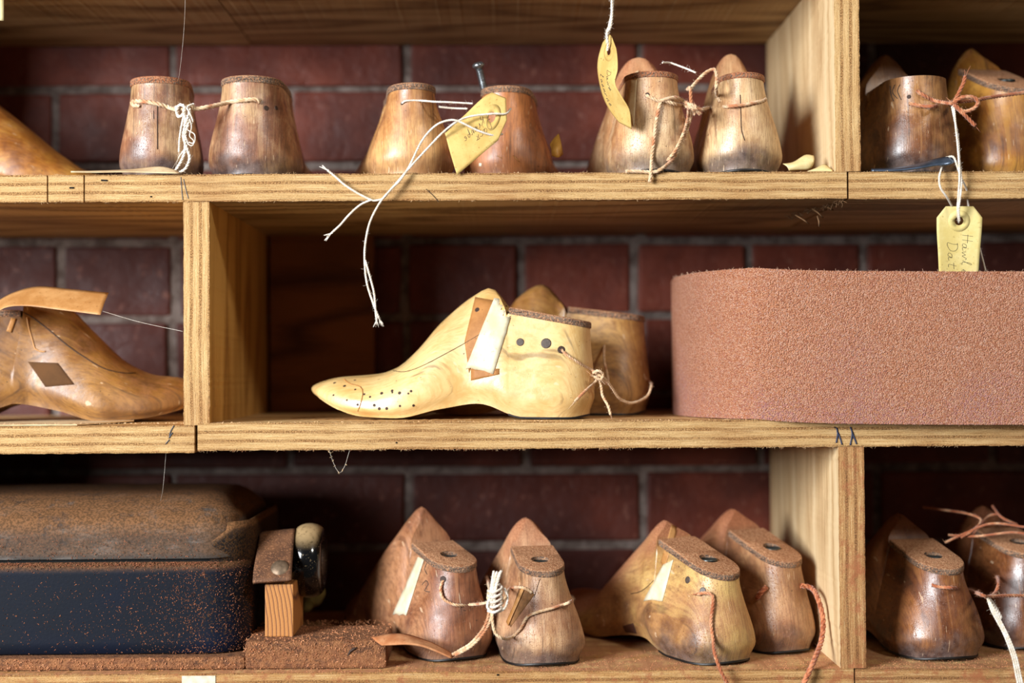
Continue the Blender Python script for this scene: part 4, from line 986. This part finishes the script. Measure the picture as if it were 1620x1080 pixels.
# ------------------------------------------------------------------ abrasive belt loop
def belt():
    hgt = .1140; F_ = [(1064, .172), (1064, .150), (1067, .120), (1080, .085), (1110, .046), (1160, .014), (1210, -.001), (1300, -.009), (1400, -.012), (1500, -.014), (1620, -.015), (1750, -.015), (1880, -.010)]
    fr_ = [Vector((P(px, 560, Y).x, Y, 0)) for px, Y in F_]; xL = fr_[0].x; xe = fr_[-1].x
    bk = [Vector((xe+.05, .02, 0)), Vector((xe+.075, .09, 0)), Vector((xe+.05, .17, 0)), Vector((xe-.05, .215, 0)), Vector((xe-.2, .235, 0)), Vector((xL+.12, .232, 0)), Vector((xL+.05, .220, 0)), Vector((xL+.012, .198, 0))]
    cy_ = .1; loop3 = fr_+bk; q_ = loop3[-2:]+loop3+loop3[:3]; cm_ = catmull(q_, .001)
    k0 = min(range(len(cm_)//2), key=lambda i: (cm_[i]-fr_[0]).length); k1 = min(range(len(cm_)//2, len(cm_)), key=lambda i: (cm_[i]-fr_[0]).length)
    n = 420; dense = resample(cm_[k0:k1+1], n)[:-1]
    bm = bmesh.new(); th = .0014; zs = [i/10 for i in range(11)]; outer, inner = [], []
    for i, p in enumerate(dense):
        t = (dense[(i+1) % n]-dense[i-1]).normalized(); nn = Vector((-t.y, t.x, 0)); c_ = Vector((xL+.2, cy_, 0))
        if nn.dot(p-c_) < 0: nn = -nn
        zo = Z2+.0006+.30*min(0, p.y-.001); fz = mnoise.noise(Vector((i*.9, 3, 0)))*.00035
        outer.append([bm.verts.new((p.x, p.y, zo+hgt*z+(fz if z in (0, 1.0) else 0))) for z in zs])
        inner.append([bm.verts.new((p.x-nn.x*th, p.y-nn.y*th, zo+hgt*z+(fz if z in (0, 1.0) else 0))) for z in zs])
    for i in range(n):
        j = (i+1) % n
        for k in range(10):
            bm.faces.new((outer[i][k], outer[j][k], outer[j][k+1], outer[i][k+1])).material_index = 0
            bm.faces.new((inner[i][k], inner[i][k+1], inner[j][k+1], inner[j][k])).material_index = 1
        bm.faces.new((outer[i][10], outer[j][10], inner[j][10], inner[i][10])).material_index = 1
        bm.faces.new((outer[i][0], inner[i][0], inner[j][0], outer[j][0])).material_index = 1
    bmesh.ops.recalc_face_normals(bm, faces=bm.faces)
    for f in bm.faces: f.smooth = True
    root = thing('abrasive_belt', (xL+.2, cy_, Z2+.0006), 0, 'wide orange brown abrasive sanding belt loop standing on edge in the middle bay', 'sanding belt'); bpy.context.view_layer.update()
    bmesh.ops.transform(bm, matrix=root.matrix_world.inverted(), verts=bm.verts)
    o = obj('belt_loop', bm, [SAND, CLOTHB], root); o.data.set_sharp_from_angle(angle=math.radians(50))
    # frayed threads along the upper and lower rims
    bm = bmesh.new()
    for k in range(520):
        i = random.randrange(n); p = dense[i]
        if p.y > .12: continue
        top = random.random() < .75; z = Z2+.0006+.30*min(0, p.y-.001)+(hgt if top else 0); d = Vector((random.uniform(-1, 1), random.uniform(-.6, .2), random.uniform(.2, 1)*(1 if top else -.6))).normalized()*random.uniform(.0006, .0022)
        q = Vector((p.x, p.y, z)); tube(bm, local(root, [q, q+d*.6+Vector((random.uniform(-.0003, .0003), 0, 0)), q+d]), .00011, 3)
    obj('frayed_threads', bm, CLOTHB, root)['kind'] = 'stuff'
belt()

# ------------------------------------------------------------------ machine case on its dusty base
def rrect(x0, x1, y0, y1, r, n=8):
    pts = []
    for cx, cy_, a0 in ((x1-r, y1-r, 0), (x0+r, y1-r, 90), (x0+r, y0+r, 180), (x1-r, y0+r, 270)):
        for i in range(n+1): a = math.radians(a0+90*i/n); pts.append(Vector((cx+r*math.cos(a), cy_+r*math.sin(a), 0)))
    return pts
def loft(bm, layers, caps=True, mi=0):
    V = [[bm.verts.new(p) for p in l] for l in layers]; n = len(layers[0])
    for a, b in zip(V, V[1:]):
        for k in range(n): f = bm.faces.new((a[k], a[(k+1) % n], b[(k+1) % n], b[k])); f.smooth = True; f.material_index = mi
    if caps: bm.faces.new(V[0][::-1]).material_index = mi; bm.faces.new(V[-1]).material_index = mi
    bmesh.ops.recalc_face_normals(bm, faces=bm.faces)
XC0, YC0, YC1 = -.62, .022, .200
def zpx(py, Y, px=200): return P(px, py, Y).z
zb0, zb1, zl0, zl1 = zpx(1035, YC0), zpx(889, YC0), zpx(884, YC0-.002), zpx(784, YC0+.02)
xr = X(397, 960, .045); xl_ = X(372, 830, YC0)
case = thing('machine_case', ((XC0+xr)/2, .1, zb0), 0, 'dark blue machine case with grey lid covered in orange dust at lower left', 'case'); bpy.context.view_layer.update()
def lay(x0, x1, y0, y1, r, z, n=8): return local(case, [Vector((p.x, p.y, z)) for p in rrect(x0, x1, y0, y1, r, n)])
bm = bmesh.new(); r_ = .030
loft(bm, [lay(XC0, xr-.002, YC0+.002, YC1-.002, r_, zb0)]+[lay(XC0, xr, YC0, YC1, r_, zb0+.001+(zb1-zb0-.002)*i/8) for i in range(9)]+[lay(XC0+.002, xr-.002, YC0+.002, YC1-.002, r_, zb1)])
bd = obj('case_body', bm, CASEB, case)
bm = bmesh.new(); H_ = zl1-zl0; rows = []
prof = [(0, .0), (.0, .012), (.001, .10), (.004, .35), (.007, .60), (.010, .68), (.018, .78), (.029, .90), (.040, .97), (.055, 1.0), (.075, 1.01)]
xlid = X(385, 830, .04)
for ins, h in prof: rows.append(lay(XC0+ins, xlid-ins*.55, YC0-.003+ins, YC1-.004-ins*.6, max(.012, .028-ins*.12), zl0+H_*h))
loft(bm, rows); ld = obj('lid', bm, CASEL, case)
bm = bmesh.new(); loft(bm, [lay(XC0+.004, xlid-.004, YC0+.002, YC1-.01, .026, z) for z in (zb1-.004, zl0+.001)]); obj('lid_gap', bm, plain('black_gap', '0a0908', .9), case)
# torn strap round the lid's right end
bm = bmesh.new(); rows = []
for z, g in ((zb1-.012, .001), (zb1, .0035), (zl0+H_*.2, .004), (zl0+H_*.45, .0035), (zl0+H_*.58, .002)):
    pts = [p for p in rrect(XC0, xlid+.003+g, YC0+.004-g, YC1, .032, 16) if p.x > xlid-.020-.01*math.sin(z*900) and p.y < YC0+.16]
    pts.sort(key=lambda p: (p.y, p.x)); path = resample([Vector((p.x, p.y, z)) for p in pts], 24); rows.append(local(case, path))
vs = [[bm.verts.new(p) for p in r] for r in rows]
for a, b in zip(vs, vs[1:]):
    for i in range(24): bm.faces.new((a[i], a[i+1], b[i+1], b[i])).smooth = True
bmesh.ops.recalc_face_normals(bm, faces=bm.faces)
o = obj('corner_strap', bm, CASED, case); md = o.modifiers.new('s', 'SOLIDIFY'); md.thickness = .0025
# base board with post, leather flap and wheel
bx1 = X(610, 1030, .012); yf = .012; zt_ = zpx(1013, yf, 560); bmr = bmesh.new()
base = thing('wooden_base', (bx1-.2, .1, Z3), 0, 'rust dusted wooden base board with a pine post and black wheel beside the case', 'machine base'); bpy.context.view_layer.update()
def lb(x0, x1, y0, y1, z0, z1, bev=0):
    bm = bmesh.new(); box(bm, x0, x1, y0, y1, z0, z1, 0, bev); bmesh.ops.transform(bm, matrix=base.matrix_world.inverted(), verts=bm.verts); return bm
bm = bmesh.new(); N1 = 90
xs_ = [-.60+(bx1+.60)*i/N1 for i in range(N1+1)]; zt1 = zt_; zcut = zb0-.0006; xcut = X(418, 1015, yf)
for i in range(N1+1): pass
box(bm, -.60, xr+.001, yf, .230, Z3+.0004, zcut, 0, .0025); 
bmesh.ops.transform(bm, matrix=base.matrix_world.inverted(), verts=bm.verts); obj('base_board', bm, DUSTWOOD, base)
o = obj('raised_block', lb(xr+.0012, bx1+.0004, yf-.0003, .078, Z3+.0004, zt1, .0022), DUSTWOOD, base)
line = [(550, 1037), (554, 1030), (560, 1026), (565, 1024)]
bm = bmesh.new(); tube(bm, local(base, [P(x, y, yf-.0006) for x, y in line]), .0012, 5, taper=lambda q: .4+.6*math.sin(3.14*q)); obj('gouge', bm, INKDARK, base)
px0, px1 = X(419, 970, .030), X(464, 970, .030); zp = zpx(924, .030, 440)
obj('post', lb(px0, px1, .030, .085, zt1, zp, .0008), POST, base)
fl = sheet('leather_flap', ruled([P(400, 922, .024), P(402, 900, .034), P(408, 868, .052), P(412, 846, .066), P(420, 842, .082)], [P(461, 918, .024), P(462, 895, .034), P(464, 865, .052), P(466, 841, .066), P(467, 838, .082)], 20, 12, 0.0), LEATHER, base, .0026)
bm = bmesh.new(); c_ = P(443, 899, .032); q = Matrix.Translation(base.matrix_world.inverted() @ c_) @ Matrix.Rotation(math.radians(50), 4, 'X')
lathe(bm, [(.006, -.0006), (.0072, .0006), (.0066, .0016), (.003, .0024), (.0003, .0026)], q, 22); obj('nail', bm, plain('nail_head', '86705a', .5, .6, 300, .4), base)
# wheel: rim on an axle along x
cx = P(490, 886, .078); R_ = (zpx(828, .078)-zpx(945, .078))/2; tw_ = .0118
bm = bmesh.new(); prof = []
for i in range(25):
    a = math.pi*i/24; prof.append((R_-.0095+.0095*math.sin(a)**.75, -tw_*math.cos(a)))
prof = [(.006, -tw_*.2), (.012, -tw_*.35), (R_-.016, -tw_*.45)]+prof+[(R_-.016, tw_*.45), (.012, tw_*.35), (.006, tw_*.2)]
lathe(bm, prof, Matrix.Translation(base.matrix_world.inverted() @ cx) @ Matrix.Rotation(math.pi/2, 4, 'Y') , 64); smw = obj('wheel', bm, WHEEL, base)
bm = bmesh.new(); lathe(bm, [(.004, -.033), (.004, .006)], Matrix.Translation(base.matrix_world.inverted() @ cx) @ Matrix.Rotation(math.pi/2, 4, 'Y'), 16); obj('axle', bm, STEEL, base)
# leather strip hanging off the base toward the lasts
e0 = [P(588, 1008, .012), P(615, 1003, .014), P(640, 1003, .016), P(665, 1010, .018), P(690, 1020, .016), P(719, 1036, .010)]
e1 = [P(604, 1021, .004), P(622, 1020, .003), P(645, 1019, .002), P(668, 1022, .003), P(690, 1030, .004), P(714, 1041, .004)]
tag(sheet('leather_strip', ruled(e0, e1, 30, 6, .001), mat_paper('rust_dusted_leather', 'cc9468', 'a8683f', '84502c', .95), None, .0012), 'curved leather strip coated in rust dust, bridging from the base board end to the shelf', 'leather strip')
bm = bmesh.new()
for k in range(12): 
    r = bmesh.ops.create_icosphere(bm, subdivisions=2, radius=.006+random.random()*.004, matrix=Matrix.Translation(P(490+random.uniform(-16, 14), 948+random.uniform(-12, 12), .13)))
obj_y = obj('yellow_cloth', bm, YELLOW)
for p_ in obj_y.data.polygons: p_.use_smooth = True
md = obj_y.modifiers.new('r', 'REMESH'); md.mode = 'VOXEL'; md.voxel_size = .0015; md.use_smooth_shade = True
tag(obj_y, 'crumpled yellow rag in the shade behind the black wheel', 'rag')

# ------------------------------------------------------------------ leather dust and splinters
def crumbs(name, spots, mat, label=None, parent=None, lo=.0003, hi=.0010, cat=None):
    bm = bmesh.new()
    for p, n in spots:
        a = Vector([random.gauss(0, 1) for _ in range(3)]).normalized(); r = random.uniform(lo, hi)**1.0; b = a.orthogonal().normalized(); c_ = a.cross(b)
        q = p+n*r*.25; el = random.uniform(.6, 2.4)
        v = [bm.verts.new(q+a*r*el), bm.verts.new(q-a*r*el*.6+b*r*.5), bm.verts.new(q-a*r*.4-b*r*.4+c_*r*.4), bm.verts.new(q-c_*r*.45)]
        for i, j, k in ((0, 1, 2), (0, 2, 3), (0, 3, 1), (1, 3, 2)): bm.faces.new((v[i], v[j], v[k]))
    if parent: bmesh.ops.transform(bm, matrix=parent.matrix_world.inverted(), verts=bm.verts)
    o = obj(name, bm, mat, parent); o['kind'] = 'stuff'
    if label: o['label'] = label
    if cat: o['category'] = cat
    return o
Nz = Vector((0, 0, 1)); Nf = Vector((0, -1, 0)); U = random.uniform
sp = []
for k in range(5200): x = U(-.18, .42); y = abs(random.gauss(0, .05)); sp.append((Vector((x, min(y, .25), Z3)), Nz))
for k in range(1500): sp.append((Vector((U(-.5, .6), abs(random.gauss(0, .0025)), Z3)), Nz))
crumbs('leather_dust', sp, DUST, hi=.0006, lo=.0002, label='loose orange leather dust strewn over the bottom shelf board', cat='dust')
sp = []
for z, m in ((Z1, 380), (Z2, 900)):
    for k in range(m): sp.append((Vector((U(-.45, .45), abs(random.gauss(0, .006)), z)), Nz))
crumbs('wood_crumbs', sp, DUSTP, 'fine pale crumbs along the upper shelf edges', cat='dust', hi=.0007)
def fuzz(name, rows, mat, n, label, lo=.0006, hi=.0022):
    bm = bmesh.new()
    for k in range(n):
        z, sgn, x0, x1 = random.choice(rows); x = U(x0, x1)
        if mnoise.noise(Vector((x*60, z*9, 0))) < -.05: continue
        q = Vector((x, U(-.0003, .001), z)); d = Vector((U(-1, 1), U(-.8, .1), sgn*U(.1, 1))).normalized()*U(lo, hi)
        tube(bm, [q, q+d*.5+Vector((U(-.0002, .0002), 0, 0)), q+d], U(.00008, .0002), 3, taper=lambda t: 1-.7*t)
    o = obj(name, bm, mat); o['kind'] = 'stuff'; o['label'] = label; o['category'] = 'splinters'
fuzz('edge_splinters', [(Z1, 1, -.4, .45), (Z1-T, -1, -.4, .45), (Z2-T, -1, -.4, .45), (Z2-T, -1, -.1, .45), (Z2, 1, -.4, .45)], DUSTP, 1500, 'pale splinters standing off the sawn shelf edges')
fuzz('rust_edge_fibres', [(Z3, 1, -.4, .45), (Z3, 1, -.4, .45), (Z2-T, -1, -.35, .1)], DUST, 900, 'rusty fibres clinging to the lower shelf edges')
# crumbs on the case and base
sp = []
for k in range(2000):
    x = random.choice((U(-.40, xr-.03), xr-.03-abs(random.gauss(0, .05)), xr-.03-abs(random.gauss(0, .03)))); sp.append((Vector((x, YC0, U(zb0, zb1))), Nf))
for k in range(1300): sp.append((Vector((U(-.40, xr-.02), YC0-.0005, zb1-abs(random.gauss(0, .0018)))), Nf))
for k in range(700): sp.append((Vector((U(-.40, xlid-.03), YC0-.003, U(zl0, zl0+H_*.45))), Nf))
for k in range(900):
    a = U(-90, 0); a_ = math.radians(a); sp.append((Vector((xr-r_+r_*math.cos(a_), YC0+r_+r_*math.sin(a_), U(zb0, zb1))), Vector((math.cos(a_), math.sin(a_), 0))))
crumbs('dust_crumbs', sp, plain('case_dust', '94593a', .95, 0, 400, .4, 0, '6e4028'), None, case, .0002, .0008)
sp = [(Vector((U(-.4, bx1), yf-.0003, U(Z3, zcut))), Nf) for k in range(900)]+[(Vector((U(xr, bx1), yf-.0006, U(zcut, zt1))), Nf) for k in range(500)]+[(Vector((U(xr, bx1), U(yf, .10), zt1)), Nz) for k in range(1200)]
crumbs('dust_crumbs', sp, DUST, None, base, .0003, .0009)
# frass and a splinter bundle under the top right joint
bm = bmesh.new()
for k in range(70):
    t_ = U(0, 1); x = 1335-90*t_; y = 318+40*t_; q = P(x+U(-3, 3), y+U(-3, 3), 0); zz = Z1-T-.0004; Yq = .002+.13*t_*.9
    q = Vector((P(x, y, Yq).x+U(-.003, .003), Yq+U(-.003, .003), zz)); d = Vector((U(-1, 1), U(-1, 1), U(-.9, 0))).normalized()*U(.002, .006)
    tube(bm, [q, q+d*.6, q+d], U(.0003, .0006), 3)
for (a, b, c2, d2) in ((1285, 330, 1302, 344), (1302, 325, 1318, 332), (1293, 342, 1296, 358), (1258, 340, 1280, 354)): tube(bm, [P(a, b, .03), P((a+c2)/2+1, (b+d2)/2, .028), P(c2, d2, .03)], .0007, 4)
o = obj('splinter_line', bm, plain('torn_wood', '8e6844', .9, 0, 300, .4)); tag(o, 'ragged line of torn splinters under the top shelf joint', 'splinters', kind='stuff')
# cobweb threads
def web(name, label, pts, r=.00007):
    bm = bmesh.new(); tube(bm, catmull(pts, .004), r, 4); tag(obj(name, bm, TW_WHITE), label, 'cobweb')
web('cobweb_thread', 'single cobweb thread from the tape flap to the left divider', [P(162, 492, .040), P(220, 509, .03), P(289, 524, .002)], .00012)
web('cobweb_thread', 'vertical cobweb thread above the orange rimmed last', [P(294, -70, .01), P(292, 30, .01), P(286, 100, .01), P(282, 127, .02)])
web('cobweb_thread', 'vertical cobweb thread hanging over the machine case lid', [P(263, 712, .01), P(258, 770, .015), P(254, 792, .03)])
web('cobweb_thread', 'cobweb loop speckled with crumbs hanging under the middle shelf edge', [P(520, 709, .0), P(526, 728, .001), P(536, 748, .001), P(545, 738, .001), P(553, 712, .0)], .0001)
crumbs('cobweb_crumbs', [(P(x+U(-2, 2), y+U(-2, 2), .0005), Nf) for x, y in ((521, 712), (522, 716), (524, 722), (526, 728), (530, 738), (534, 745), (537, 749), (541, 743), (546, 736), (527, 714), (519, 711)) for _ in range(2)], DUSTP, None, bpy.data.objects['cobweb_thread.003'], .0004, .0008)
